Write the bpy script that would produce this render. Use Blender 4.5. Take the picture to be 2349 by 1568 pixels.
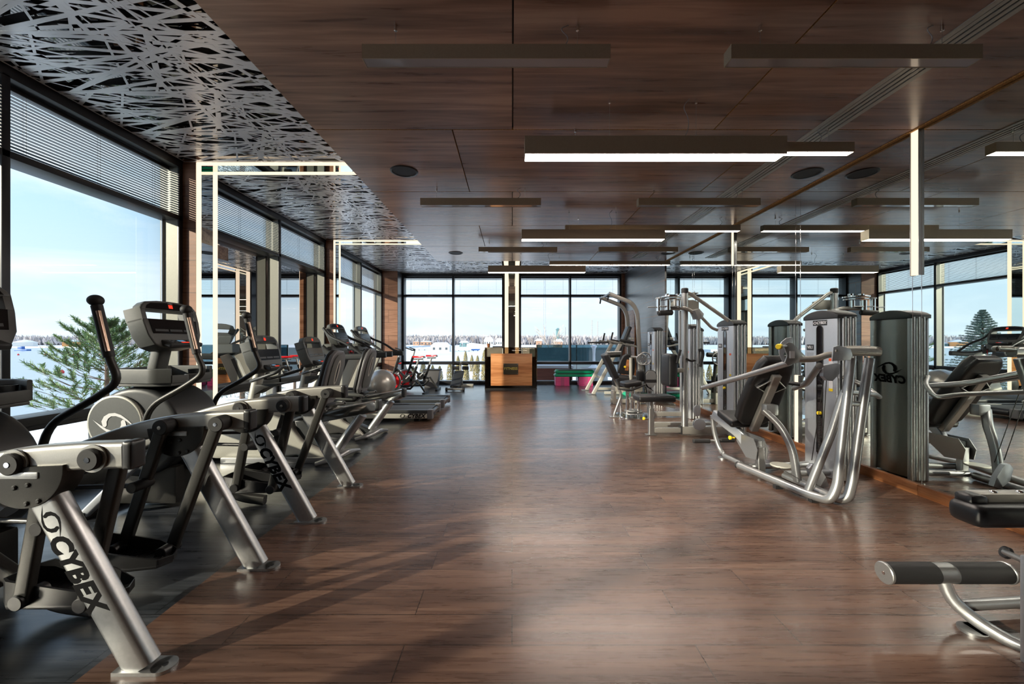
import bpy, bmesh, math, random
from mathutils import Vector as V, Matrix
random.seed(7)
for _o in list(bpy.data.objects): bpy.data.objects.remove(_o)
S = bpy.context.scene
COL = S.collection
PI = math.pi

# ------------------------------------------------------------------ camera
CAM_H, FPX = 1.25, 900.0            # eye height, focal length in pixels of the 2349 px frame
cd = bpy.data.cameras.new('camera'); cam = bpy.data.objects.new('camera', cd); COL.objects.link(cam)
cd.sensor_width = 36.0; cd.lens = 36.0 * FPX / 2349.0; cd.clip_start = 0.05; cd.clip_end = 3000
cam.location = (0, 0, CAM_H); cam.rotation_euler = (PI/2, 0, 0)
S.camera = cam

# ------------------------------------------------------------------ view
S.view_settings.view_transform = 'Standard'; S.view_settings.look = 'None'
S.view_settings.gamma = 1; S.view_settings.use_curve_mapping = False
S.view_settings.exposure = 0.86
cy = S.cycles
cy.use_denoising = True
cy.use_adaptive_sampling = True; cy.adaptive_threshold = .06
cy.max_bounces = 7; cy.diffuse_bounces = 3; cy.glossy_bounces = 5; cy.transparent_max_bounces = 16; cy.transmission_bounces = 4
cy.sample_clamp_indirect = 6; cy.caustics_reflective = False; cy.caustics_refractive = False; cy.blur_glossy = 0.6

# ------------------------------------------------------------------ node helpers
class NT:
    def __init__(s, nt): s.nt = nt; s.n = nt.nodes; s.l = nt.links
    def new(s, t, **k):
        n = s.n.new(t)
        for a, b in k.items():
            if hasattr(n, a): setattr(n, a, b)
            else: n.inputs[a].default_value = b
        return n
    def link(s, a, b): s.l.new(a, b)
    def ramp(s, fac, stops, interp='LINEAR'):
        r = s.new('ShaderNodeValToRGB'); r.color_ramp.interpolation = interp
        e = r.color_ramp.elements
        while len(e) < len(stops): e.new(0.5)
        for i, (p, c) in enumerate(stops):
            e[i].position = p; e[i].color = (c[0], c[1], c[2], 1)
        s.link(fac, r.inputs[0]); return r.outputs[0]

# ------------------------------------------------------------------ world: clear winter sky with thin cloud
w = bpy.data.worlds.new('sky'); S.world = w; w.use_nodes = True
t = NT(w.node_tree); t.n.clear()
wo = t.new('ShaderNodeOutputWorld'); bg = t.new('ShaderNodeBackground'); tc = t.new('ShaderNodeTexCoord')
sx = t.new('ShaderNodeSeparateXYZ'); t.link(tc.outputs['Generated'], sx.inputs[0])
grad = t.ramp(sx.outputs['Z'], [(0.0, (.66, .73, .80)), (.06, (.64, .74, .82)), (.22, (.50, .68, .84)), (.55, (.27, .48, .82)), (1, (.14, .30, .66))])
mp = t.new('ShaderNodeMapping'); mp.inputs['Scale'].default_value = (1.2, 1.2, 5.5); t.link(tc.outputs['Generated'], mp.inputs[0])
nz = t.new('ShaderNodeTexNoise'); nz.inputs['Scale'].default_value = 1.8; nz.inputs['Detail'].default_value = 7; nz.inputs['Roughness'].default_value = .55
nz.inputs['Distortion'].default_value = .5
t.link(mp.outputs[0], nz.inputs['Vector'])
cl = t.ramp(nz.outputs[0], [(.40, (0, 0, 0)), (.60, (.85, .85, .85))])
mx = t.new('ShaderNodeMix'); mx.data_type = 'RGBA'; t.link(cl, mx.inputs[0]); t.link(grad, mx.inputs[6]); mx.inputs[7].default_value = (.84, .88, .92, 1)
t.link(mx.outputs[2], bg.inputs[0]); bg.inputs[1].default_value = 1.05
t.link(bg.outputs[0], wo.inputs[0])

# ------------------------------------------------------------------ sun: low winter sun from behind and to the left of the camera
sd = bpy.data.lights.new('sun', 'SUN'); so = bpy.data.objects.new('sun', sd); COL.objects.link(so)
sd.energy = 4.9; sd.angle = math.radians(.8); sd.color = (1.0, .85, .66)
sun_dir = V((.854, .52, -.31)).normalized()
so.rotation_euler = sun_dir.to_track_quat('-Z', 'Y').to_euler(); so.location = (-20, -12, 9)

# ------------------------------------------------------------------ materials
MAT = {}
def mat(name, col=(.5, .5, .5), metal=0.0, rough=.5, coat=0.0, noise=0.0, nscale=40, spec=.5, bump=0.0):
    m = bpy.data.materials.new(name); m.use_nodes = True; t = NT(m.node_tree)
    b = t.n['Principled BSDF']; b.inputs['Base Color'].default_value = (*col, 1)
    b.inputs['Metallic'].default_value = metal; b.inputs['Roughness'].default_value = rough
    b.inputs['Coat Weight'].default_value = coat; b.inputs['Specular IOR Level'].default_value = spec
    if noise or bump:
        tc = t.new('ShaderNodeTexCoord'); n = t.new('ShaderNodeTexNoise'); n.inputs['Scale'].default_value = nscale; n.inputs['Detail'].default_value = 4
        t.link(tc.outputs['Object'], n.inputs['Vector'])
        if noise:
            a = tuple(max(0, c * (1 - noise)) for c in col); c2 = tuple(min(1, c * (1 + noise)) for c in col)
            t.link(t.ramp(n.outputs[0], [(.3, a), (.7, c2)]), b.inputs['Base Color'])
        if bump:
            bp = t.new('ShaderNodeBump'); bp.inputs['Strength'].default_value = bump; bp.inputs['Distance'].default_value = .002
            t.link(n.outputs[0], bp.inputs['Height']); t.link(bp.outputs[0], b.inputs['Normal'])
    MAT[name] = m; return m
def emis(name, col, strength):
    m = bpy.data.materials.new(name); m.use_nodes = True; t = NT(m.node_tree); t.n.clear()
    o = t.new('ShaderNodeOutputMaterial'); e = t.new('ShaderNodeEmission'); e.inputs[0].default_value = (*col, 1); e.inputs[1].default_value = strength
    t.link(e.outputs[0], o.inputs[0]); MAT[name] = m; return m
def wood(name, c0, c1, c2, grain_axis='X', scale=1.0, rough=.35, planks=None, coat=0.0, seam=(.02, .012, .008), contrast=1.0, knots=False, joint=.0022):
    """wood grain stretched along grain_axis (object space), optional plank pattern (length, width)"""
    m = bpy.data.materials.new(name); m.use_nodes = True; t = NT(m.node_tree); b = t.n['Principled BSDF']
    tc = t.new('ShaderNodeTexCoord'); src = tc.outputs['Object']
    hi, lo = 14 * scale, .9 * scale
    sc = {'X': (lo, hi, hi), 'Y': (hi, lo, hi), 'Z': (hi, hi, lo)}[grain_axis]
    mp = t.new('ShaderNodeMapping'); mp.inputs['Scale'].default_value = sc; t.link(src, mp.inputs[0])
    vec = mp.outputs[0]
    if planks:
        br = t.new('ShaderNodeTexBrick'); br.inputs['Scale'].default_value = 1; br.inputs['Mortar Size'].default_value = joint
        br.inputs['Brick Width'].default_value = planks[0]; br.inputs['Row Height'].default_value = planks[1]; br.offset = .37
        br.inputs['Color1'].default_value = (0, 0, 0, 1); br.inputs['Color2'].default_value = (1, 1, 1, 1); br.inputs['Mortar'].default_value = (.5, .5, .5, 1)
        br.inputs['Mortar Smooth'].default_value = .1
        if len(planks) > 2:   # pattern in the plane given by a swizzle
            sp = t.new('ShaderNodeSeparateXYZ'); cb = t.new('ShaderNodeCombineXYZ'); t.link(src, sp.inputs[0])
            t.link(sp.outputs[planks[2][0]], cb.inputs[0]); t.link(sp.outputs[planks[2][1]], cb.inputs[1]); t.link(cb.outputs[0], br.inputs['Vector'])
        else: t.link(src, br.inputs['Vector'])
        ad = t.new('ShaderNodeVectorMath'); ad.operation = 'MULTIPLY_ADD'
        t.link(br.outputs['Color'], ad.inputs[0]); ad.inputs[1].default_value = (.9, .6, 1.1); t.link(vec, ad.inputs[2]); vec = ad.outputs[0]
    oi = t.new('ShaderNodeObjectInfo'); av = t.new('ShaderNodeVectorMath'); av.operation = 'SCALE'; av.inputs[0].default_value = (31, 17, 23)
    t.link(oi.outputs['Random'], av.inputs['Scale']); a3 = t.new('ShaderNodeVectorMath'); t.link(av.outputs[0], a3.inputs[0]); t.link(vec, a3.inputs[1]); vec = a3.outputs[0]
    n1 = t.new('ShaderNodeTexNoise'); n1.inputs['Scale'].default_value = .42; n1.inputs['Detail'].default_value = 3; n1.inputs['Distortion'].default_value = 1.1; t.link(vec, n1.inputs['Vector'])
    n2 = t.new('ShaderNodeTexNoise'); n2.inputs['Scale'].default_value = 3.2; n2.inputs['Detail'].default_value = 6; n2.inputs['Distortion'].default_value = .5; t.link(vec, n2.inputs['Vector'])
    mm = t.new('ShaderNodeMath'); mm.operation = 'MULTIPLY_ADD'; t.link(n2.outputs[0], mm.inputs[0]); mm.inputs[1].default_value = .45
    m2 = t.new('ShaderNodeMath'); m2.operation = 'MULTIPLY'; t.link(n1.outputs[0], m2.inputs[0]); m2.inputs[1].default_value = .62; t.link(m2.outputs[0], mm.inputs[2])
    k = .13 / contrast
    colr = t.ramp(mm.outputs[0], [(.53 - k, c0), (.53, c1), (.53 + k, c2)])
    if knots:
        mk = t.new('ShaderNodeMapping'); mk.inputs['Scale'].default_value = {'X': (2.2, 5.5, 5), 'Y': (5.5, 2.2, 5), 'Z': (5, 5, 2.2)}[grain_axis]; t.link(src, mk.inputs[0])
        nk = t.new('ShaderNodeTexNoise'); nk.inputs['Scale'].default_value = 1.3; nk.inputs['Detail'].default_value = 2; t.link(mk.outputs[0], nk.inputs['Vector'])
        kr = t.ramp(nk.outputs[0], [(.68, (1, 1, 1)), (.78, (.48, .44, .44))])
        mk2 = t.new('ShaderNodeMix'); mk2.data_type = 'RGBA'; mk2.blend_type = 'MULTIPLY'; mk2.inputs[0].default_value = 1
        t.link(colr, mk2.inputs[6]); t.link(kr, mk2.inputs[7]); colr = mk2.outputs[2]
    if planks:
        hs = t.new('ShaderNodeMix'); hs.data_type = 'RGBA'; hs.blend_type = 'MULTIPLY'; hs.inputs[0].default_value = 1
        pr = t.ramp(br.outputs['Color'], [(0, (.92, .92, .92)), (1, (1.0, 1.0, 1.0))])
        t.link(colr, hs.inputs[6]); t.link(pr, hs.inputs[7])
        ms = t.new('ShaderNodeMix'); ms.data_type = 'RGBA'; t.link(br.outputs['Fac'], ms.inputs[0]); t.link(hs.outputs[2], ms.inputs[6]); ms.inputs[7].default_value = (*seam, 1)
        colr = ms.outputs[2]
    t.link(colr, b.inputs['Base Color'])
    rr = t.new('ShaderNodeMapRange'); t.link(n2.outputs[0], rr.inputs[0]); rr.inputs[3].default_value = rough * .8; rr.inputs[4].default_value = rough * 1.3
    t.link(rr.outputs[0], b.inputs['Roughness']); b.inputs['Coat Weight'].default_value = coat; b.inputs['Coat Roughness'].default_value = .22
    bp = t.new('ShaderNodeBump'); bp.inputs['Strength'].default_value = .12; bp.inputs['Distance'].default_value = .001; t.link(n2.outputs[0], bp.inputs['Height']); t.link(bp.outputs[0], b.inputs['Normal'])
    MAT[name] = m; return m

wood('walnut_ceiling', (.19, .105, .075), (.36, .205, .138), (.55, .33, .22), 'X', .55, .28, contrast=1.1, coat=.55)
wood('brown_floor', (.050, .027, .019), (.105, .058, .041), (.170, .100, .070), 'X', 1.5, .27, planks=(1.2, .18), knots=True, contrast=.75, coat=.30)
wood('dark_floor', (.014, .017, .020), (.032, .037, .044), (.062, .068, .078), 'X', 1.5, .28, planks=(1.2, .18), seam=(.008, .009, .01), coat=.55)
wood('oak_cladding', (.20, .085, .045), (.30, .14, .080), (.40, .20, .12), 'X', .9, .5, planks=(3.0, .36, (0, 2)), seam=(.09, .04, .02), joint=.004)
wood('grey_cladding', (.085, .088, .094), (.12, .125, .135), (.18, .18, .195), 'Y', .7, .30, planks=(3.2, .37, (1, 2)), seam=(.22, .11, .06), joint=.007, coat=.4)
wood('counter_wood', (.32, .11, .035), (.52, .21, .075), (.66, .31, .13), 'X', .9, .4, contrast=1.1)
wood('plinth_wood', (.17, .055, .018), (.33, .125, .045), (.48, .21, .085), 'Y', .9, .35)
wood('red_planks', (.22, .07, .05), (.30, .10, .07), (.38, .14, .10), 'X', .8, .6, planks=(4, .14, (0, 2)))
mat('chipboard', (.62, .34, .11), rough=.8, noise=.5, nscale=160)
mat('steel', (.47, .475, .475), 1.0, .42, noise=.05, nscale=60)
mat('silver_paint', (.35, .355, .36), .75, .34, noise=.04, nscale=180, coat=.25)
mat('warm_silver', (.42, .41, .38), .65, .36, noise=.04, nscale=200, coat=.2)
mat('blue_silver', (.50, .53, .57), .6, .38, noise=.03, nscale=100)
mat('champagne_panel', (.52, .51, .45), .35, .42, noise=.04, nscale=90)
mat('chrome', (.8, .8, .8), 1.0, .09)
mat('gunmetal', (.042, .041, .038), .55, .42, noise=.1, nscale=220, bump=.05)
mat('charcoal_plastic', (.032, .035, .037), 0, .42, noise=.06, nscale=60)
mat('grey_plastic', (.095, .100, .095), 0, .45, noise=.05, nscale=60)
mat('shell_grey', (.115, .115, .12), 0, .42, noise=.05, nscale=60)
mat('black_plastic', (.012, .012, .013), 0, .38, noise=.1, nscale=60)
mat('rubber', (.012, .012, .013), 0, .62, noise=.12, nscale=200, bump=.1)
mat('vinyl_pad', (.009, .009, .010), 0, .40, noise=.1, nscale=260, bump=.12)
mat('belt', (.025, .027, .030), 0, .55, noise=.12, nscale=300)
mat('screen', (.010, .011, .013), 0, .12)
mat('frame_dark', (.030, .031, .036), .2, .35, noise=.05, nscale=30)
mat('frame_beige', (.27, .27, .235), .3, .42, noise=.05, nscale=120)
mat('lamp_bronze', (.42, .35, .25), .25, .5, noise=.04, nscale=120)
mat('lamp_dead', (.42, .40, .40), .0, .10, coat=1.0)
mat('white_plastic', (.72, .72, .70), 0, .4, noise=.03)
mat('red', (.70, .015, .02), 0, .28, coat=.5, noise=.04)
mat('yellow', (.85, .62, .02), 0, .35, noise=.04)
mat('green', (.0, .34, .17), 0, .45, noise=.06)
mat('pink', (.80, .09, .30), 0, .45, noise=.05)
mat('text_black', (.008, .008, .009), 0, .8, spec=.1)
mat('text_white', (.80, .80, .80), 0, .5)
mat('text_gold', (.75, .62, .12), .3, .4)
mat('inner_brown', (.13, .10, .065), .1, .4, noise=.1)
mat('plaque', (.055, .045, .028), .1, .3, noise=.06)
mat('label_white', (.66, .67, .68), 0, .5, noise=.05, nscale=30)
mat('label_blue', (.36, .39, .43), .3, .45, noise=.05, nscale=30)
mat('copper_grip', (.42, .30, .23), .9, .28)
mat('slat', (.17, .19, .21), .7, .32)
mat('alu_lattice', (.90, .92, .95), .35, .27, noise=.02)
mat('void_black', (.012, .010, .011), 0, .03, coat=1.0)
mat('ball_rubber', (.52, .50, .46), .45, .30, noise=.04)
mat('snow', (.86, .88, .92), 0, .8, noise=.03, nscale=.2)
mat('snow_ground', (.80, .83, .88), 0, .85, noise=.10, nscale=.08)
mat('orange_wall', (.80, .36, .13), 0, .8, noise=.04, nscale=2)
mat('white_wall', (.78, .77, .72), 0, .8, noise=.04, nscale=2)
mat('brick_wall', (.50, .30, .20), 0, .8, noise=.12, nscale=1)
mat('dark_slate', (.09, .13, .16), 0, .6, noise=.1, nscale=1)
mat('teal_paint', (.16, .28, .30), 0, .7, noise=.1, nscale=1)
mat('dark_window', (.10, .12, .14), .1, .2)
mat('boat_white', (.80, .82, .85), 0, .35, noise=.03, nscale=1)
mat('boat_blue', (.05, .16, .46), 0, .4, noise=.05, nscale=1)
mat('bark', (.16, .11, .08), 0, .9, noise=.25, nscale=12)
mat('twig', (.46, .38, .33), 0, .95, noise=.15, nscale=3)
mat('grey_twig', (.58, .54, .54), 0, .95, noise=.15, nscale=1)  # far trees: the haze of distance is put into this pale twig colour
mat('pine_needle', (.17, .27, .10), 0, .7, noise=.35, nscale=9)
mat('spruce_needle', (.15, .21, .17), 0, .75, noise=.35, nscale=7)
mat('thuja', (.36, .30, .14), 0, .85, noise=.5, nscale=18)
mat('concrete', (.45, .44, .42), 0, .9, noise=.1, nscale=3)
mat('back_wall', (.30, .22, .17), 0, .6, noise=.05, nscale=3)
mat('sign_orange', (.85, .12, .03), 0, .5)
emis('lamp_light', (1.0, .88, .78), 30.0)
emis('strip_light', (1.0, .80, .58), .78)
emis('led_red', (1.0, .06, .03), .6)
emis('led_blue', (.25, .55, .85), .3)
emis('led_green', (.1, .8, .3), .6)

def glassmat(name, tint, refl=.9, rough=0.0, ior=1.5):
    m = bpy.data.materials.new(name); m.use_nodes = True; t = NT(m.node_tree); t.n.clear()
    o = t.new('ShaderNodeOutputMaterial'); tr = t.new('ShaderNodeBsdfTransparent'); gl = t.new('ShaderNodeBsdfGlossy'); mx = t.new('ShaderNodeMixShader'); fr = t.new('ShaderNodeFresnel')
    fr.inputs[0].default_value = ior; tr.inputs[0].default_value = (*tint, 1); gl.inputs[0].default_value = (refl, refl, refl, 1); gl.inputs[1].default_value = rough
    t.link(fr.outputs[0], mx.inputs[0]); t.link(tr.outputs[0], mx.inputs[1]); t.link(gl.outputs[0], mx.inputs[2]); t.link(mx.outputs[0], o.inputs[0]); MAT[name] = m
glassmat('window_glass', (.70, .76, .78), .6, 0, 1.30)
glassmat('bronze_glass', (.52, .43, .31), .8, 0, 1.5)
glassmat('teal_glass', (.30, .42, .46), .9, 0, 1.6)
m = bpy.data.materials.new('mirror'); m.use_nodes = True; b = m.node_tree.nodes['Principled BSDF']
b.inputs['Base Color'].default_value = (.76, .83, .81, 1); b.inputs['Metallic'].default_value = 1; b.inputs['Roughness'].default_value = 0.0; MAT['mirror'] = m
# water
m = bpy.data.materials.new('water'); m.use_nodes = True; t = NT(m.node_tree); b = t.n['Principled BSDF']
b.inputs['Base Color'].default_value = (.42, .50, .56, 1); b.inputs['Roughness'].default_value = .25
tc = t.new('ShaderNodeTexCoord'); n = t.new('ShaderNodeTexNoise'); n.inputs['Scale'].default_value = 1.6; n.inputs['Detail'].default_value = 5
mp = t.new('ShaderNodeMapping'); mp.inputs['Scale'].default_value = (1, .4, 1); t.link(tc.outputs['Object'], mp.inputs[0]); t.link(mp.outputs[0], n.inputs['Vector'])
bp = t.new('ShaderNodeBump'); bp.inputs['Strength'].default_value = .35; bp.inputs['Distance'].default_value = .12; t.link(n.outputs[0], bp.inputs['Height']); t.link(bp.outputs[0], b.inputs['Normal'])
MAT['water'] = m

# ------------------------------------------------------------------ mesh builder
def rrect(wd, ht, r, k=4):
    r = min(r, wd/2 - 1e-4, ht/2 - 1e-4); out = []
    for cx, cy, a0 in ((wd/2 - r, ht/2 - r, 0), (-wd/2 + r, ht/2 - r, PI/2), (-wd/2 + r, -ht/2 + r, PI), (wd/2 - r, -ht/2 + r, 1.5*PI)):
        for i in range(k + 1):
            a = a0 + PI/2 * i / k; out.append((cx + r*math.cos(a), cy + r*math.sin(a)))
    return out
def circ(r, n=14): return [(r*math.cos(2*PI*i/n), r*math.sin(2*PI*i/n)) for i in range(n)]
def fillet(pts, r, k=5):
    pts = [V(p) for p in pts]
    if r <= 0 or len(pts) < 3: return pts
    out = [pts[0]]
    for i in range(1, len(pts) - 1):
        a, b, c = pts[i-1], pts[i], pts[i+1]
        d1, d2 = (a - b), (c - b)
        q = min(r, d1.length*.48, d2.length*.48)
        p0, p1 = b + d1.normalized()*q, b + d2.normalized()*q
        for j in range(k + 1):
            s = j / k; out.append(p0*(1-s)**2 + b*2*s*(1-s) + p1*s*s)
    out.append(pts[-1]); return out
class B:
    def __init__(s): s.bm = bmesh.new()
    def _add(s, verts, faces):
        vs = [s.bm.verts.new(v) for v in verts]
        for f in faces:
            try: s.bm.faces.new([vs[i] for i in f])
            except ValueError: pass
        return vs
    def box(s, x0, x1, y0, y1, z0, z1, bev=0.0, seg=2, M=None):
        b2 = bmesh.new()
        vs = [b2.verts.new((x, y, z)) for x in (x0, x1) for y in (y0, y1) for z in (z0, z1)]
        for f in ((0,1,3,2),(4,6,7,5),(0,4,5,1),(2,3,7,6),(0,2,6,4),(1,5,7,3)): b2.faces.new([vs[i] for i in f])
        if bev > 0:
            bev = min(bev, .499*min(abs(x1-x0), abs(y1-y0), abs(z1-z0)))
            bmesh.ops.bevel(b2, geom=b2.edges[:], offset=bev, segments=seg, profile=.6, affect='EDGES')
        s._merge(b2, M); return s
    def _merge(s, b2, M=None):
        idx = {}
        for v in b2.verts:
            co = M @ v.co if M is not None else v.co
            idx[v] = s.bm.verts.new(co)
        for f in b2.faces:
            try: s.bm.faces.new([idx[v] for v in f.verts])
            except ValueError: pass
        b2.free()
    def rbox(s, c, size, M3=None, bev=.01, seg=3):
        """rounded box centred at c, rotated by M3 (Matrix)"""
        x, y, z = (q/2 for q in size); M = Matrix.Translation(c) @ (M3.to_4x4() if M3 else Matrix())
        return s.box(-x, x, -y, y, -z, z, bev, seg, M)
    def sweep(s, pts, sec, up=(0, 1, 0), fil=0.0, caps=True, k=5, scale=None):
        """section (u,w) swept along pts: u along 'side' = tangent x up, w along up-ish"""
        pts = fillet(pts, fil, k); n = len(pts); rings = []
        up = V(up)
        for i, p in enumerate(pts):
            a = pts[max(i-1, 0)]; b = pts[min(i+1, n-1)]; tg = (b - a).normalized()
            u0 = up if abs(tg.dot(up)) < .98 else (V((1, 0, 0)) if abs(tg.x) < .9 else V((0, 0, 1)))
            sd_ = tg.cross(u0).normalized(); w_ = sd_.cross(tg).normalized()
            q = scale(i/(n-1)) if scale else 1
            rings.append([s.bm.verts.new(p + sd_*(x*q) + w_*(y*q)) for x, y in sec])
        m = len(sec)
        for i in range(n-1):
            for j in range(m):
                s.bm.faces.new([rings[i][j], rings[i][(j+1) % m], rings[i+1][(j+1) % m], rings[i+1][j]])
        if caps:
            s.bm.faces.new(rings[0][::-1]); s.bm.faces.new(rings[-1])
        return s
    def tube(s, pts, r, n=12, fil=0.0, **k): return s.sweep(pts, circ(r, n), fil=fil, **k)
    def cyl(s, a, b, r, n=20, r2=None, bev=0.0):
        a, b = V(a), V(b); d = b - a; L = d.length
        prof = [(0, r), (L, r if r2 is None else r2)]
        if bev: prof = [(0, r-bev), (bev, r), (L-bev, (r2 or r)), (L, (r2 or r)-bev)]
        return s.lathe(a, d, prof, n)
    def lathe(s, o, d, prof, n=24, caps=True):
        """prof = [(height along d, radius)]"""
        o, d = V(o), V(d).normalized(); u0 = V((0, 0, 1)) if abs(d.z) < .9 else V((1, 0, 0)); a = d.cross(u0).normalized(); b = a.cross(d)
        rings = [[s.bm.verts.new(o + d*h + (a*math.cos(2*PI*i/n) + b*math.sin(2*PI*i/n))*max(r, 1e-4)) for i in range(n)] for h, r in prof]
        for q in range(len(prof)-1):
            for i in range(n): s.bm.faces.new([rings[q][i], rings[q][(i+1) % n], rings[q+1][(i+1) % n], rings[q+1][i]])
        if caps: s.bm.faces.new(rings[0][::-1]); s.bm.faces.new(rings[-1])
        return s
    def ball(s, c, r, sc=(1, 1, 1), n=20):
        b2 = bmesh.new(); bmesh.ops.create_uvsphere(b2, u_segments=n, v_segments=n//2+2, radius=1)
        s._merge(b2, Matrix.Translation(c) @ Matrix.Diagonal((r*sc[0], r*sc[1], r*sc[2], 1))); return s
    def prism(s, outl, plane, a, b, bev=0.0, seg=2, M=None):
        """closed outline in plane 'xz','yz','xy', extruded from a to b on the third axis"""
        def P3(u, w, c): return {'xz': (u, c, w), 'yz': (c, u, w), 'xy': (u, w, c)}[plane]
        b2 = bmesh.new()
        v0 = [b2.verts.new(P3(u, w, a)) for u, w in outl]; v1 = [b2.verts.new(P3(u, w, b)) for u, w in outl]; n = len(outl)
        f0 = b2.faces.new(v0); f1 = b2.faces.new(v1[::-1])
        for i in range(n): b2.faces.new([v0[i], v1[i], v1[(i+1) % n], v0[(i+1) % n]])
        bmesh.ops.recalc_face_normals(b2, faces=b2.faces[:])
        if bev > 0:
            bmesh.ops.bevel(b2, geom=list(set(f0.edges[:] + f1.edges[:])), offset=bev, segments=seg, profile=.6, affect='EDGES')
        s._merge(b2, M); return s
    def done(s, name):
        me = bpy.data.meshes.new(name); bmesh.ops.recalc_face_normals(s.bm, faces=s.bm.faces[:])
        s.bm.to_mesh(me); s.bm.free()
        for p in me.polygons: p.use_smooth = True
        me.set_sharp_from_angle(angle=math.radians(38))
        return me
def ell(cx, cz, rx, rz, n=28, a0=0, a1=2*PI): return [(cx + rx*math.cos(a0+(a1-a0)*i/n), cz + rz*math.sin(a0+(a1-a0)*i/n)) for i in range(n)]

# ------------------------------------------------------------------ object helpers.  Geometry is given in room coordinates; OFF remembers where a thing's base is
OFF = {}
def tag(o, label=None, cat=None, group=None, kind=None):
    if label: o['label'] = label
    if cat: o['category'] = cat
    if group: o['group'] = group
    if kind: o['kind'] = kind
    return o
def thing(name, loc, label, cat, group=None, kind=None):
    o = bpy.data.objects.new(name, None); COL.objects.link(o); o.location = loc; o.empty_display_size = .1
    OFF[o.name] = V(loc); return tag(o, label, cat, group, kind)
def O(name, b, m, parent=None, label=None):
    me = b.done(name); me.materials.append(MAT[m])
    o = bpy.data.objects.new(name, me); COL.objects.link(o)
    if parent is not None:
        off = OFF[parent.name]; me.transform(Matrix.Translation(-off)); o.parent = parent; OFF[o.name] = off
    else: OFF[o.name] = V((0, 0, 0))
    if label: o['label'] = label
    return o
def solo(name, b, m, loc, label, cat, group=None, kind=None):
    o = O(name, b, m); o.data.transform(Matrix.Translation(-V(loc))); o.location = loc; OFF[o.name] = V(loc); return tag(o, label, cat, group, kind)
def struct(name, b, m, parent=None):
    o = O(name, b, m, parent)
    if parent is None: o['kind'] = 'structure'
    return o
def text(name, body, size, org, xd, yd, m, parent, shear=0.0, ext=.0008, align='CENTER', space=1.0, bold=0.0, label=None):
    c = bpy.data.curves.new(name, 'FONT'); c.body = body; c.size = size; c.shear = shear; c.extrude = ext; c.align_x = align; c.align_y = 'CENTER'; c.space_character = space; c.offset = bold
    c.materials.append(MAT[m]); c.resolution_u = 3
    tmp = bpy.data.objects.new(name, c); COL.objects.link(tmp); dg = bpy.context.evaluated_depsgraph_get()
    me = bpy.data.meshes.new_from_object(tmp.evaluated_get(dg)); bpy.data.objects.remove(tmp); me.name = name
    if not me.materials: me.materials.append(MAT[m])
    o = bpy.data.objects.new(name, me); COL.objects.link(o)
    x = V(xd).normalized(); y = V(yd); y = (y - x*y.dot(x)).normalized(); z = x.cross(y)
    M = Matrix((x, y, z)).transposed().to_4x4(); M.translation = V(org) - (OFF[parent.name] if parent is not None else V((0, 0, 0)))
    if parent is not None: o.parent = parent
    o.matrix_local = M
    if label: o['label'] = label
    return o
def frame_of(org, xd, yd):
    x = V(xd).normalized(); y = V(yd); y = (y - x*y.dot(x)).normalized(); z = x.cross(y)
    M = Matrix((x, y, z)).transposed().to_4x4(); M.translation = V(org); return M
def eye_logo(b, org, xd, yd, sz, th=.0015, mirror=False):
    """eye-shaped swirl made of two crescents with long tails, drawn in the plane (xd, yd)"""
    M = frame_of(org, xd, yd)
    up = [(-.27, -.17), (-.33, -.03), (-.28, .12), (-.15, .23), (.02, .27), (.20, .24), (.40, .14), (.66, -.05), (.40, .075), (.22, .155), (.06, .185), (-.07, .16), (-.15, .08), (-.18, -.02), (-.16, -.12), (-.20, -.18)]
    for sg in (1, -1):
        b.prism([(sg*(x-.035)*sz, sg*(y+.035)*sz) for x, y in up], 'xy', 0, th, M=M)
    return b
def copy_tree(o, parent=None):
    c = o.copy(); COL.objects.link(c); c.parent = parent
    OFF[c.name] = OFF.get(o.name, V((0, 0, 0)))
    for ch in list(o.children): copy_tree(ch, c)
    return c
def P(px, py, Y):
    """room point seen at pixel (px, py) of the 2349x1568 frame at depth Y"""
    return V(((px - 1174.5)*Y/FPX, Y, CAM_H - (py - 784)*Y/FPX))
# ================================================================== ROOM
ZW, ZM = 2.99, 3.26          # underside of the walnut panels, underside of the metal lattice
XL, XR, YF, YB = -3.68, 3.33, 11.58, -3.2
XE, YE = -1.624, 8.45        # edges of the walnut ceiling field
b = B(); b.box(-1.61, 3.5, YB, YE, -.12, 0); struct('floor', b, 'brown_floor')
b = B(); b.prism([(-4.0, YB), (-1.61, YB), (-1.61, YE), (3.5, YE), (3.5, 11.9), (-4.0, 11.9)], 'xy', -.12, 0); struct('floor_dark_border', b, 'dark_floor')
b = B(); b.box(-4.0, 3.5, YB-.2, YB, -.12, 3.5); struct('wall_back', b, 'back_wall')
wr = thing('wall_right', (3.5, 4, 0), None, None, kind='structure')
b = B(); b.box(3.37, 3.55, YB, 11.9, -.12, 3.5); O('wall_core', b, 'back_wall', wr)
b = B(); b.box(3.31, 3.37, 8.5, 11.58, 0, 3.27); O('cladding', b, 'grey_cladding', wr)
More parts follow.
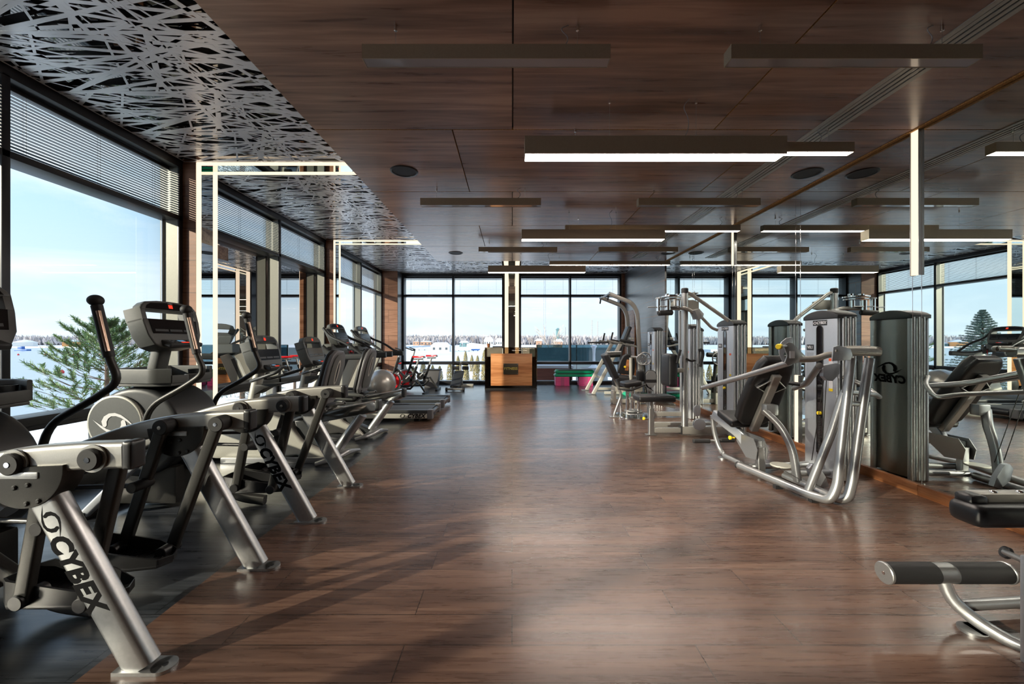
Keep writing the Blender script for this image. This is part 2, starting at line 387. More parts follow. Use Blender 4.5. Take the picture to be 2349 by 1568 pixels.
# mirror panels with narrow mirror strips at each joint
JY = [(-.80, -.727), (.53, .603), (1.86, 1.933), (3.19, 3.263), (4.53, 4.605), (5.85, 5.925), (7.17, 7.245)]
ys = [YB] + [q for j in JY for q in j] + [8.5]
for i in range(len(ys)-1):
    b = B(); b.box(3.33, 3.362, ys[i]+.002, ys[i+1]-.002, .088, 3.12); O('mirror_panel', b, 'mirror', wr)
b = B()
for y in ys[1:-1]: b.box(3.3285, 3.36, y-.0025, y+.0025, .088, 3.12)
O('joint_trim', b, 'chrome', wr)
for k, (y0, y1) in enumerate(((YB, -.8), (-.8, 3.2), (3.2, 5.9), (5.9, 8.5))):
    b = B(); b.box(3.305, 3.37, y0, y1-.003, 0, .088, .003); struct('baseboard_right', b, 'plinth_wood')
# light strips set over the mirror joints
for (y0, y1), z0, z1, lb in ((JY[3], 1.80, 3.05, 'vertical light strip on the upper mirror wall nearest the viewer'),
                             (JY[4], .087, .864, 'short vertical light strip at the foot of the mirror wall'),
                             (JY[5], 2.40, 3.05, 'short vertical light strip high on the mirror wall near the second ceiling speaker'),
                             (JY[1], 1.80, 3.05, 'vertical light strip on the mirror wall beside the viewer')):
    th = thing('wall_light', (3.33, (y0+y1)/2, z0), lb, 'wall light', 'light strips on the mirror wall')
    b = B(); b.box(3.312, 3.329, y0+.006, y1-.006, z0, z1, .003); O('diffuser', b, 'strip_light', th)
    b = B(); b.box(3.308, 3.329, y0, y0+.0055, z0-.004, z1); b.box(3.308, 3.329, y1-.0055, y1, z0-.004, z1); O('side_rail', b, 'silver_paint', th)

# ---------------- ceiling: walnut panels, black gaps, metal lattice field
ce = thing('ceiling', (0, 4, 3.3), None, None, kind='structure')
b = B(); b.box(-4.0, 3.55, YB, 11.95, 3.42, 3.6); O('slab', b, 'back_wall', ce)
b = B(); b.box(XE+.02, 3.40, YB, YE-.02, 3.03, 3.06); O('backing_board', b, 'black_plastic', ce)
b = B(); b.box(XE+.004, XE+.02, YB, YE, 2.992, 3.40); b.box(XE, 3.31, YE-.02, YE-.004, 2.992, 3.40); O('fascia', b, 'walnut_ceiling', ce)
def wpanel(x0, x1, y0, y1):
    b = B(); b.box(x0+.005, x1-.005, y0+.005, y1-.005, ZW, ZW+.022)
    me = b.done('wood_panel'); me.materials.append(MAT['walnut_ceiling']); me.materials.append(MAT['chipboard'])
    cx, cy_ = (x0+x1)/2, (y0+y1)/2
    me.transform(Matrix.Translation((-cx, -cy_, -ZW)))
    for p in me.polygons:
        if abs(p.normal.z) < .5: p.material_index = 1
    o = bpy.data.objects.new('wood_panel', me); COL.objects.link(o); o.parent = ce; o.location = V((cx, cy_, ZW)) - OFF['ceiling']
rows = [YB, -2.05, -.74, .58, 1.89, 3.218, 4.546, 5.868, 7.14, YE]
for i in range(len(rows)-1):
    xs = [XE, .005, 1.655, 3.285] if i % 2 == 0 else [XE, -.49, 2.18, 3.285]
    for j in range(len(xs)-1): wpanel(xs[j], xs[j+1], rows[i], rows[i+1])
b = B(); b.box(3.290, 3.328, YB, YE, 2.983, 3.02, .001); struct('trim_1', b, 'chipboard')
# lattice panels: polished metal webs over a black glossy void
rl = random.Random(11)
def lattice_mesh(L, Wd, nlines, seed, grow=1.0):
    """random straight bars clipped to the rectangle 0..L x 0..Wd (metres), plus a border"""
    r = random.Random(seed); b = B(); t_ = .0025
    def bar(x0, y0, x1, y1, wd, z):
        d = V((x1-x0, y1-y0, 0)); n = V((-d.y, d.x, 0)).normalized()*wd/2
        p = [V((x0, y0, z))+n, V((x0, y0, z))-n, V((x1, y1, z))-n, V((x1, y1, z))+n]
        b._add(p + [q + V((0, 0, t_)) for q in p], [(0,1,2,3),(7,6,5,4),(0,4,5,1),(1,5,6,2),(2,6,7,3),(3,7,4,0)])
    def clip(x, y, dx, dy):
        t0, t1 = -9., 9.
        for p_, d_, hi in ((x, dx, L), (y, dy, Wd)):
            if abs(d_) < 1e-6: continue
            a, c = (0-p_)/d_, (hi-p_)/d_
            t0, t1 = max(t0, min(a, c)), min(t1, max(a, c))
        return t0, t1
    for i in range(nlines):
        x, y = r.uniform(0, L), r.uniform(0, Wd); a = r.choice((r.gauss(.12, .16), r.gauss(-.12, .16), r.gauss(.75, .3), r.gauss(-.8, .3), r.uniform(0, PI)))
        dx, dy = math.cos(a), math.sin(a); t0, t1 = clip(x, y, dx, dy)
        # most bars stop part way, so the holes stay irregular polygons
        if r.random() < .62:
            m0 = r.uniform(.12, .45); t0, t1 = max(t0, -m0), min(t1, m0)
        wd = r.choice((.012, .016, .021, .027, .038))*grow
        bar(x+dx*t0, y+dy*t0, x+dx*t1, y+dy*t1, wd, (i % 7)*.00022)
    e = .013
    bar(0, e/2, L, e/2, e, -.0004); bar(0, Wd-e/2, L, Wd-e/2, e, -.0004); bar(e/2, 0, e/2, Wd, e, -.0004); bar(L-e/2, 0, L-e/2, Wd, e, -.0004)
    me = b.done('lattice_panel'); me.materials.append(MAT['alu_lattice']); return me
LX = 2.03
lm = [lattice_mesh(LX, .583, 60, 5), lattice_mesh(LX, .583, 60, 23)]
y = -3.05; k = 0
bands = [(-2.365, -2.05), (1.01, 1.325), (4.385, 4.70), (7.76, 8.07)]
def latt(x, y, mesh, sx=1):
    o = bpy.data.objects.new('lattice_panel', mesh); COL.objects.link(o); o.parent = ce; o.location = V((x, y, ZM)) - OFF['ceiling']; o.scale = (sx, 1, 1)
for (a, c) in ((1.325, 4.385), (4.70, 7.76), (8.07, 11.58), (-2.05, 1.01)):
    n = 5 if c < 11 else 6; st = (c - a)/n
    for i in range(n):
        o = bpy.data.objects.new('lattice_panel', lm[0]); COL.objects.link(o); o.parent = ce
        o.location = V((XL+.02, a+i*st, ZM)) - OFF['ceiling']; o.scale = (1.0, st/.583, 1)
for (x0, x1) in ((XL+.02+LX, -.26), (.24, 1.76), (1.76, 3.30)):
    for i in range(6):
        y0 = 8.07 + i*.585
        o = bpy.data.objects.new('lattice_panel', lm[1]); COL.objects.link(o); o.parent = ce
        o.location = V((x0, y0, ZM)) - OFF['ceiling']; o.scale = ((x1-x0)/LX, 1, 1)
b = B(); b.box(-3.7, XE+.02, YB, 11.6, ZM+.035, ZM+.05); b.box(XE, 3.33, YE-.02, 11.6, ZM+.035, ZM+.05); O('black_void', b, 'void_black', ce)

# ---------------- pilasters with light strips and mirror, continued across the lattice ceiling
for n_, (y0, y1) in enumerate(bands):
    th = thing('column', (XL, (y0+y1)/2, 0), None, None, kind='structure')
    b = B(); b.box(-3.92, -3.534, y0, y1, 0, ZM+.03); O('wood_cladding', b, 'oak_cladding', th)
    b = B(); b.box(-3.534, -3.528, y0+.07, y1-.07, 0, ZM); b.box(-3.534, XE, y0+.07, y1-.07, ZM-.006, ZM); O('mirror_panel', b, 'mirror', th)
    for q0, q1 in ((y0+.004, y0+.066), (y1-.066, y1-.004)):
        b = B(); b.box(-3.534, -3.522, q0, q1, 0, ZM-.002, .002); b.box(-3.522, XE, q0, q1, ZM-.012, ZM, .002); O('light_strip', b, 'strip_light', th)
th = thing('column', (0, 11.4, 0), None, None, kind='structure')
b = B(); b.box(-.25, .225, 11.27, 11.9, 0, ZM+.03); O('dark_cladding', b, 'frame_dark', th)
b = B(); b.box(-.10, .088, 11.262, 11.27, 0, ZM); b.box(-.10, .088, YE, 11.27, ZM-.006, ZM); O('mirror_panel', b, 'mirror', th)
for q0, q1 in ((-.207, -.104), (.092, .195)):
    b = B(); b.box(q0, q1, 11.255, 11.27, 0, ZM-.002, .002); b.box(q0, q1, YE, 11.255, ZM-.012, ZM, .002); O('light_strip', b, 'strip_light', th)
th = thing('column', (-3.5, 11.3, 0), None, None, kind='structure')
b = B(); b.box(-3.92, -3.245, 11.12, 11.9, 0, ZM+.03); O('wood_cladding', b, 'oak_cladding', th)
b = B(); b.box(-3.245, -3.24, 11.13, 11.6, 0, ZM); O('grey_side', b, 'grey_cladding', th)
th = thing('column', (3.27, 11.4, 0), None, None, kind='structure')
b = B(); b.box(3.225, 3.31, 11.50, 11.9, 0, ZM+.03); O('wood_cladding', b, 'oak_cladding', th)
b = B(); b.box(3.262, 3.305, 10.45, 11.35, 0, 2.12, .004); d1 = struct('door_1', b, 'plinth_wood')

# ---------------- windows
wn = [0]
def window_left(y0, y1):
    wn[0] += 1; w_ = thing('window_%d' % wn[0], (XL, (y0+y1)/2, 0), None, None, kind='structure')
    ym = (y0+y1)/2; f = B(); g = B()
    for z0, z1 in ((0, .11), (.605, .673), (2.598, 2.652), (3.185, 3.30)): f.box(-3.90, XL, y0, y1, z0, z1, .004)
    for a in (y0, ym-.025, y1-.045): f.box(-3.70, XL, a, a+(.05 if a == ym-.025 else .045), .10, 3.2, .003); g.box(-3.895, -3.70, a+.004, a+.046, .10, 3.2)
    for a, c in ((y0+.045, ym-.025), (ym+.025, y1-.045)):         # opening lower casements
        f.box(-3.76, -3.70, a, c, .11, .15, .003); f.box(-3.76, -3.70, a, c, .565, .605, .003)
        f.box(-3.76, -3.70, a, a+.045, .11, .605, .003); f.box(-3.76, -3.70, c-.045, c, .11, .605, .003)
    O('window_frame', f, 'frame_dark', w_); O('window_reveal', g, 'frame_beige', w_)
    s = B()
    for a, c in ((y0+.045, ym-.025), (ym+.025, y1-.045)):
        for z0, z1 in ((.673, 2.598),): s.box(-3.872, -3.858, c-.013, c, z0, z1); s.box(-3.872, -3.858, a, a+.013, z0, z1)
    O('gasket', s, 'chrome', w_)
    for a, c in ((y0+.045, ym-.025), (ym+.025, y1-.045)):
        for z0, z1 in ((.11, .605), (.673, 2.598), (2.652, 3.185)):
            p = B(); p._add([(-3.866, a, z0), (-3.866, c, z0), (-3.866, c, z1), (-3.866, a, z1)], [(0, 1, 2, 3)]); O('glass_pane', p, 'window_glass', w_)
def blind(axis, a, c, fixed, tilt, lb, grp):
    z0, z1 = 2.668, 3.175
    base = (fixed, (a+c)/2, z0) if axis == 'y' else ((a+c)/2, fixed, z0)
    th = thing('venetian_blind', base, lb, 'blind', grp)
    s = B(); n = 19; wd = .0125
    for i in range(n):
        z = z0 + .012 + i*(z1-z0-.055)/(n-1); dz = wd*math.sin(tilt); dx = wd*math.cos(tilt)
        if axis == 'y': p = [(fixed-dx, a, z+dz), (fixed+dx, a, z-dz), (fixed+dx, c, z-dz), (fixed-dx, c, z+dz)]
        else: p = [(a, fixed+dx, z+dz), (a, fixed-dx, z-dz), (c, fixed-dx, z-dz), (c, fixed+dx, z+dz)]
        s._add(p + [(q[0], q[1], q[2]+.0008) for q in p], [(0,1,2,3),(7,6,5,4),(0,4,5,1),(1,5,6,2),(2,6,7,3),(3,7,4,0)])
    O('slats', s, 'slat', th)
    h = B(); bx = (lambda z_0, z_1, w_: h.box(fixed-w_, fixed+w_, a, c, z_0, z_1, .002) if axis == 'y' else h.box(a, c, fixed-w_, fixed+w_, z_0, z_1, .002))
    bx(3.15, 3.183, .015); bx(z0-.012, z0, .011); O('rail', h, 'frame_dark', th)
    cds = B()
    for f_ in (.12, .5, .88):
        q = a + (c-a)*f_
        for dd in (-.012, .012):
            if axis == 'y': cds.box(fixed+dd-.0008, fixed+dd+.0008, q-.0008, q+.0008, z0, z1)
            else: cds.box(q-.0008, q+.0008, fixed+dd-.0008, fixed+dd+.0008, z0, z1)
    O('ladder_cord', cds, 'black_plastic', th)
nm = ['beside the viewer', 'over the largest river window', 'past the first light framed column', 'past the second light framed column']
for i, (y0, y1) in enumerate(((-2.05, 1.01), (1.325, 4.385), (4.70, 7.76), (8.07, 11.12))):
    window_left(y0, y1)
    ym = (y0+y1)/2
    for j, (a, c) in enumerate(((y0+.05, ym-.03), (ym+.03, y1-.05))):
        blind('y', a, c, -3.80, math.radians(-14), 'grey slatted blind %s, %s half of its window bay' % (nm[i], ('near', 'far')[j]), 'venetian blinds along the river windows')
def window_far(x0, x1):
    wn[0] += 1; w_ = thing('window_%d' % wn[0], ((x0+x1)/2, YF, 0), None, None, kind='structure')
    xm = (x0+x1)/2; f = B()
    for z0, z1 in ((0, .10), (.585, .672), (2.585, 2.64), (3.185, 3.30)): f.box(x0, x1, YF, 11.84, z0, z1, .004)
    for a in (x0, xm-.025, x1-.045): f.box(a, a+(.05 if a == xm-.025 else .045), YF, 11.84, .09, 3.2, .003)
    O('window_frame', f, 'frame_dark', w_)
    for a, c in ((x0+.045, xm-.025), (xm+.025, x1-.045)):
        for z0, z1 in ((.10, .585), (.672, 2.585), (2.64, 3.185)):
            p = B(); p._add([(a, 11.80, z0), (c, 11.80, z0), (c, 11.80, z1), (a, 11.80, z1)], [(0, 1, 2, 3)]); O('glass_pane', p, 'window_glass', w_)
for x0, x1, q in ((-3.24, -.25, 'left of the lit centre column'), (.225, 3.225, 'right of the lit centre column')):
    window_far(x0, x1); xm = (x0+x1)/2
    for j, (a, c) in enumerate(((x0+.05, xm-.03), (xm+.03, x1-.05))):
        blind('x', a, c, 11.72, math.radians(2), 'open slatted blind in the end window %s, %s' % (q, ('first pane', 'second pane')[j]), 'venetian blinds in the end window')
th = thing('window_9', (XL, 4, 0), None, None, kind='structure')    # outer ledge and soffit of the window wall
b = B(); b.box(-4.9, -3.92, YB, 12.9, -.25, -.02); O('outer_ledge', b, 'concrete', th)
b = B(); b.box(-4.0, 5.5, 11.9, 12.9, -.25, -.02); O('outer_ledge', b, 'concrete', th)
b = B(); b.box(-4.6, 4.4, 11.86, 13.0, 3.30, 3.6); O('soffit', b, 'frame_beige', th)

# ---------------- pendant lamps
def pendant(x0, x1, Yn, zt, H, W, lit, wx, lb, grp):
    cx = (x0+x1)/2; th = thing('pendant_lamp', (cx, Yn+W/2, zt-H), lb, 'pendant lamp', grp)
    b = B(); zb = zt-H; e = .004
    b.box(x0, x1, Yn, Yn+e, zb, zt); b.box(x0, x1, Yn+W-e, Yn+W, zb, zt); b.box(x0, x0+e, Yn+e, Yn+W-e, zb, zt); b.box(x1-e, x1, Yn+e, Yn+W-e, zb, zt); b.box(x0+e, x1-e, Yn+e, Yn+W-e, zt-e, zt)
    O('housing', b, 'lamp_bronze', th)
    b = B(); b.box(x0+e, x1-e, Yn+e, Yn+W-e, zb+.002, zb+.006); O('diffuser', b, 'lamp_light' if lit else 'lamp_dead', th, None if lit else 'unlit grey diffuser')
    for q in (-wx, wx):
        b = B(); b.cyl((cx+q, Yn+W/2, zt), (cx+q, Yn+W/2, ZW-.02), .0009, 6); O('suspension_wire', b, 'steel', th)
        b = B(); b.cyl((cx+q, Yn+W/2, ZW-.032), (cx+q, Yn+W/2, ZW), .0085, 12, bev=.001); O('ceiling_cap', b, 'chrome', th)
    x = cx + wx - .07*(1 if wx > .4 else 1); d = ZW - zt
    b = B(); b.tube([(x-.03, Yn+W/2, zt), (x+.01, Yn+W/2, zt+d*.2), (x+.02, Yn+W/2, zt+d*.5), (x-.03, Yn+W/2-.01, zt+d*.8), (x+.02, Yn+W/2, ZW)], .0028, 6, fil=.12); O('power_cord', b, 'lamp_dead', th)
G1, G2 = 'short unlit pendant lamps', 'lit linear pendant lamps'
pendant(-.812, .533, 2.12, 2.86, .078, .075, False, .50, 'unlit short pendant lamp in the first row, above the middle of the floor', G1)
pendant(1.185, 2.545, 2.12, 2.86, .078, .075, False, .50, 'unlit short pendant lamp in the first row, crossing the ceiling air slots', G1)
zb_ = 2.71
def zt_at(py, Y): return CAM_H + (784-py)*Y/FPX
pendant(.09, 1.93, 2.75, zt_at(311, 2.75), .125, .125, True, .31, 'large lit pendant lamp nearest the viewer, with a deep beige housing', G2)
pendant(.33, 2.76, 3.16, zt_at(325, 3.16), .080, .075, True, 1.03, 'slim lit pendant lamp just behind the largest lit one, reaching further toward the mirror', G2)
pendant(-1.03, .325, 4.40, zt_at(453.5, 4.40), .080, .075, False, .50, 'unlit short pendant lamp in the second row, near the round ceiling speaker', G1)
pendant(1.42, 2.79, 4.40, zt_at(453.5, 4.40), .080, .075, False, .50, 'unlit short pendant lamp in the second row, beside the ceiling air slots', G1)
pendant(.127, 2.00, 5.12, zt_at(525.5, 5.12), .128, .125, True, .31, 'large lit pendant lamp in the second row with a deep beige housing', G2)
pendant(.74, 3.17, 5.44, zt_at(515.5, 5.44), .080, .075, True, 1.03, 'slim lit pendant lamp in the second row ending close to the mirror', G2)
pendant(-.58, .785, 6.80, zt_at(566, 6.8), .082, .075, False, .50, 'unlit short pendant lamp in the third row, above the way to the counter', G1)
pendant(1.51, 2.88, 6.80, zt_at(566, 6.8), .082, .075, False, .50, 'unlit short pendant lamp in the third row, near the mirror', G1)
pendant(-.465, 1.43, 7.62, zt_at(608.5, 7.62), .130, .125, True, .31, 'large lit pendant lamp in the last row, in front of the lit centre column', G2)
pendant(.77, 3.22, 7.98, zt_at(598, 7.98), .082, .075, True, 1.03, 'slim lit pendant lamp in the last row, furthest from the viewer', G2)

# ---------------- ceiling speakers and the slot diffuser
for x, y, lb in ((-1.10, 4.0, 'round black ceiling speaker near the lattice edge, first pair'), (3.045, 4.05, 'round black ceiling speaker beside the mirror, first pair'),
                 (-1.10, 7.67, 'small looking round black ceiling speaker near the lattice edge, far end'), (3.06, 7.67, 'small looking round black ceiling speaker beside the mirror, far end')):
    th = thing('ceiling_speaker', (x, y, ZW), lb, 'speaker', 'round ceiling speakers')
    b = B(); b.lathe((x, y, ZW+.001), (0, 0, -1), [(0, .139), (.006, .139), (.010, .132), (.010, .118), (.004, .116)], 40, caps=False); O('rim', b, 'black_plastic', th)
    b = B(); b.cyl((x, y, ZW), (x, y, ZW-.005), .117, 40); O('grille', b, 'rubber', th)
th = thing('air_diffuser', (2.56, 3, ZW), 'long linear air slot diffuser running along the walnut ceiling beside the mirror', 'air vent')
b = B()
for i in range(5): x = 2.46 + i*.0415; b.box(x, x+.026 if 0 < i < 4 else x+.036, -3.0, 8.1, ZW-.006, ZW)
b.box(2.46, 2.664, 8.09, 8.12, ZW-.006, ZW); O('bars', b, 'champagne_panel', th)
b = B(); b.box(2.47, 2.655, -3.0, 8.1, ZW-.0015, ZW-.0005); O('dark_slots', b, 'void_black', th)
# ================================================================== CARDIO MACHINES ALONG THE RIVER WINDOWS
def xz(pts, Y): return [(x, Y, z) for x, z in pts]
def console(par, c, w_, h, tilt, depth=.11):
    """exercise computer facing +X: shell with a see-through slot, two dark panels, keypad"""
    M = Matrix.Translation(c) @ Matrix.Rotation(-tilt, 4, 'Y')
    def q(pts): return [(y*w_, z*h) for y, z in pts]
    b = B()
    b.prism(q([(-.27, -.5), (.27, -.5), (.40, -.42), (.475, -.22), (.5, .06), (.5, .11), (-.5, .11), (-.5, .06), (-.475, -.22), (-.40, -.42)]), 'yz', -depth, 0, .012, 3, M)
    b.prism(q([(-.5, .29), (.5, .29), (.475, .38), (.40, .46), (.2, .497), (0, .505), (-.2, .497), (-.40, .46), (-.475, .38)]), 'yz', -depth*.55, 0, .012, 3, M)
    for s in (-1, 1): b.prism(q([(s*.5, .08), (s*.425, .08), (s*.425, .34), (s*.5, .34)]), 'yz', -depth, -.004, .004, 2, M)
    b.prism(q([(-.2, -.46), (.2, -.46), (.3, -.2), (.3, .1), (-.3, .1), (-.3, -.2)]), 'yz', -depth-.045, -depth+.02, .02, 3, M)
    sh = O('console_shell', b, 'grey_plastic', par); OFF[sh.name] = OFF[par.name]
    b = B(); b.prism(q([(-.40, -.20), (.40, -.20), (.43, .10), (-.43, .10)]), 'yz', 0, .004, .002, 1, M)
    b.prism(q([(-.43, .31), (.43, .31), (.40, .38), (.33, .435), (0, .47), (-.33, .435), (-.40, .38)]), 'yz', 0, .004, .002, 1, M); O('display', b, 'screen', sh)
    b = B()
    for k in range(3):
        y0 = (-.36 + k*.25)*w_; b.prism([(y0, -.155*h), (y0+.22*w_, -.155*h), (y0+.22*w_, -.11*h), (y0, -.11*h)], 'yz', .004, .0052, 0, 1, M)
    O('display_frame', b, 'charcoal_plastic', sh)
    b = B(); b.box(-.01, .085, -.30*w_, .30*w_, -.035, .0, .012, 3, M @ Matrix.Translation((.0, 0, -.33*h)) @ Matrix.Rotation(math.radians(32), 4, 'Y'))
    kp = O('keypad', b, 'charcoal_plastic', sh)
    M2 = M @ Matrix.Translation((.0, 0, -.33*h)) @ Matrix.Rotation(math.radians(32), 4, 'Y')
    b = B(); b.box(.055, .072, -.07*w_, .07*w_, 0, .002, 0, 1, M2)
    b.prism([(-.035*w_, .345*h), (.035*w_, .345*h), (.035*w_, .42*h), (-.035*w_, .42*h)], 'yz', .004, .0052, 0, 1, M); O('red_light', b, 'led_red', sh)
    b = B(); b.box(.015, .04, -.06*w_, .05*w_, 0, .0015, 0, 1, M2); O('small_screen', b, 'led_blue', sh)
    b = B()
    for i in range(2):
        for s in (-1, 1):
            for k in range(2): b.box(.018+.026*k, .030+.026*k, s*(.14+.07*i)*w_-.008, s*(.14+.07*i)*w_+.008, 0, .003, .001, 1, M2)
    O('keys', b, 'label_blue', sh)
    text('maker_name', 'CYBEX', .014, M @ V((.0045, 0, .445*h)), (0, 1, 0), M.to_3x3() @ V((0, 0, 1)), 'text_white', sh, .3, .0003)
    return sh

# ---------------- arc trainer, built where the first one stands (Y0 = 1.844), then copied
Y0 = 1.844
arc = thing('arc_trainer', (-1.9, Y0, 0), 'silver arc trainer nearest the viewer, partly cut off, with large lettered rear leg', 'exercise machine', 'arc trainers by the windows')
RAIL = [(-1.47, .821), (-1.60, .818), (-1.85, .800), (-2.05, .760), (-2.27, .690), (-2.50, .595), (-2.72, .48)]
for s in (-1, 1):
    Y = Y0 + s*.336
    b = B(); b.sweep(xz(RAIL, Y), [(v, u) for u, v in rrect(.062, .104, .018, 4)], (0, 1, 0), .25)
    rail = O('rail', b, 'warm_silver', arc)
    b = B(); b.box(-1.475, -1.432, Y-.0325, Y+.0325, .766, .876, .016, 4); O('end_cap', b, 'black_plastic', rail)
    b = B(); b.prism(ell(-1.835, .775, .155, .15, 24, PI, 2*PI) + [(-1.68, .79), (-1.99, .775)], 'xz', Y-.041, Y+.041, .004); gs = O('gusset', b, 'gunmetal', rail)
    b = B(); b.box(-1.93, -1.77, Y-.046, Y+.046, .738, .765, .006); O('bracket', b, 'steel', rail)
    b = B()
    for bx_, bz in ((-1.86, .705), (-1.81, .715), (-1.815, .645), (-1.77, .655)):
        b.lathe((bx_, Y-.047, bz), (0, 1, 0), [(0, .006), (.003, .0095), (.091, .0095), (.094, .006)], 12)
    O('bolts', b, 'gunmetal', rail)
    # leg: rounded flat tube leaning back to the floor
    d = (V((-1.415, 0, .008)) - V((-1.802, 0, .700))).normalized()
    b = B(); b.sweep([(-1.812, Y, .718), (-1.415, Y, .008)], [(v, u) for u, v in rrect(.068, .118, .028, 5)], (0, 1, 0)); leg = O('leg', b, 'steel', arc)
    b = B(); b.box(-1.50, -1.335, Y-.042, Y+.042, 0, .013, .0, 1)
    b.cyl((-1.335, Y, 0), (-1.335, Y, .013), .042, 24); O('foot_plate', b, 'steel', leg)
    b = B(); b.cyl((-1.333, Y, .013), (-1.333, Y, .0145), .011, 16); O('foot_bolt', b, 'black_plastic', leg)
    if s < 0:
        yd = d.cross(V((0, 1, 0))); o1 = V((-1.802, 0, .700)) + d*.355; n_ = V((0, -1, 0))
        up = V((-d.z, 0, d.x)); up = up if up.x > 0 else -up
        text('lettering', 'CYBEX', .100, (o1.x+up.x*-.012, Y-.0335, o1.z+up.z*-.012), d, up, 'text_black', leg, .25, .0006, bold=.0055, space=1.06)
        lb_ = B(); o2 = V((-1.802, 0, .700)) + d*.145; eye_logo(lb_, (o2.x, Y-.0332, o2.z), d, up, .115, .001); O('eye_emblem', lb_, 'text_black', leg)
# swinging arms, hubs and foot pedals (the near pedal is a little further forward than the far one)
for s, dx, dz in ((-1, .10, .045), (1, 0, 0)):
    Y = Y0 + s*.336; Ya = Y - s*.078
    for (px_, pz_), (qx, qz) in (((-1.868, .795), (-2.075, .165)), ((-1.572, .813), (-1.82, .155))):
        b = B(); b.cyl((px_, Y+s*.058, pz_), (px_, Ya-s*.026, pz_), .041, 28, bev=.004); hb = O('hub', b, 'rubber', arc)
        b = B(); b.cyl((px_, Y+s*.0575, pz_), (px_, Y+s*.060, pz_), .010, 14); O('hub_bolt', b, 'chrome', hb)
        b = B(); b.cyl((px_, Ya-s*.0255, pz_), (px_, Ya-s*.0275, pz_), .010, 14); O('hub_bolt', b, 'chrome', hb)
        b = B(); b.cyl((px_, Y+s*.034, pz_), (px_, Y+s*.040, pz_), .052, 28); O('hub_collar', b, 'warm_silver', hb)
        b = B(); b.sweep([(px_, Ya, pz_+.01), (qx+dx, Ya, qz+dz)], [(v, u) for u, v in rrect(.036, .062, .012)], (0, 1, 0)); am = O('swing_arm', b, 'gunmetal', arc)
        b = B(); b.cyl((qx+dx, Ya+s*.03, qz+dz), (qx+dx, Ya-s*.075, qz+dz), .030, 22, bev=.003); O('pivot', b, 'black_plastic', am)
    # pedal: deep tray with a raised toe rim
    yc = Y0 + s*.168; xa, xb, zb2 = -2.21+dx, -1.74+dx, .150+dz
    b = B(); w2 = .088
    def ol(k): return [(xa, -w2*.55), (xa+.06, -w2), (xb-.14, -w2*1.0), (xb-.03, -w2*.70), (xb, 0), (xb-.03, w2*.70), (xb-.14, w2), (xa+.06, w2), (xa, w2*.55)]
    b.prism([(x, yc+y) for x, y in ol(0)], 'xy', zb2-.03, zb2-.008, .008, 2)
    n = 9; hh = [.075, .085, .045, .014, .010, .014, .045, .085, .075]; o_ = ol(0); vs = []
    for i, (x, y) in enumerate(o_): vs += [(x, yc+y, zb2-.012), (x+.006, yc+y*.90, zb2-.012), (x+.006, yc+y*.90, zb2+hh[i]), (x, yc+y, zb2+hh[i])]
    fs = []
    for i in range(n):
        j = (i+1) % n
        for a, c in ((0, 3), (3, 2), (2, 1)): fs.append((4*i+a, 4*j+a, 4*j+c, 4*i+c))
    b._add(vs, fs); pd = O('pedal', b, 'black_plastic', arc)
    b = B()
    for i in range(7): x = xb-.06-.045*i; b.tube([(x, yc-.055, zb2-.007), (x+.012, yc-.02, zb2-.007), (x-.006, yc+.02, zb2-.007), (x+.006, yc+.055, zb2-.007)], .003, 6)
    O('tread', b, 'rubber', pd)
    # link rod from the swing arm to the drive housing
    b = B(); b.tube([(-1.955+dx*.5, Ya-s*.05, .50), (-2.56, Ya-s*.10, .50)], .0125, 10); rd = O('link_rod', b, 'black_plastic', arc)
    b = B(); b.cyl((-1.955+dx*.5, Ya+s*.02, .50), (-1.955+dx*.5, Ya-s*.09, .50), .028, 18, bev=.003); O('rod_hub', b, 'rubber', rd)
    # upper body handle
    Yh = Y0 + s*.312
    b = B(); b.tube([(-2.60, Yh, .60), (-2.545, Yh, .80), (-2.30, Yh, .935), (-2.155, Yh, 1.035), (-2.215, Yh, 1.16), (-2.283, Yh, 1.45)], .0195, 16, fil=.10); hd = O('arm_handle', b, 'gunmetal', arc)
    b = B(); b.tube([(-2.213, Yh, 1.168), (-2.282, Yh, 1.45)], .0255, 18); gp = O('grip', b, 'rubber', hd)
    b = B(); b.ball((-2.288, Yh, 1.478), .036, (1, 1, .88)); O('knob', b, 'rubber', hd)
    b = B(); b.sweep([(-2.205, Yh-.0125, 1.20), (-2.258, Yh-.0125, 1.42)], rrect(.016, .026, .006), (0, 1, 0)); O('sensor_plate', b, 'copper_grip', hd)
    b = B(); b.tube([(-2.60, Yh, .62), (-2.60, Yh-s*.06, .60), (-2.56, Yh-s*.16, .58)], .024, 12); O('handle_pivot', b, 'black_plastic', hd)
    # front leg
    b = B(); b.sweep([(-2.62, Y0+s*.24, .46), (-3.02, Y0+s*.30, .03)], rrect(.06, .045, .015), (0, 1, 0)); fl = O('front_leg', b, 'blue_silver', arc)
    b = B(); b.cyl((-3.03, Y0+s*.30-.03, .026), (-3.03, Y0+s*.30+.03, .026), .026, 16); O('roller_wheel', b, 'black_plastic', fl)
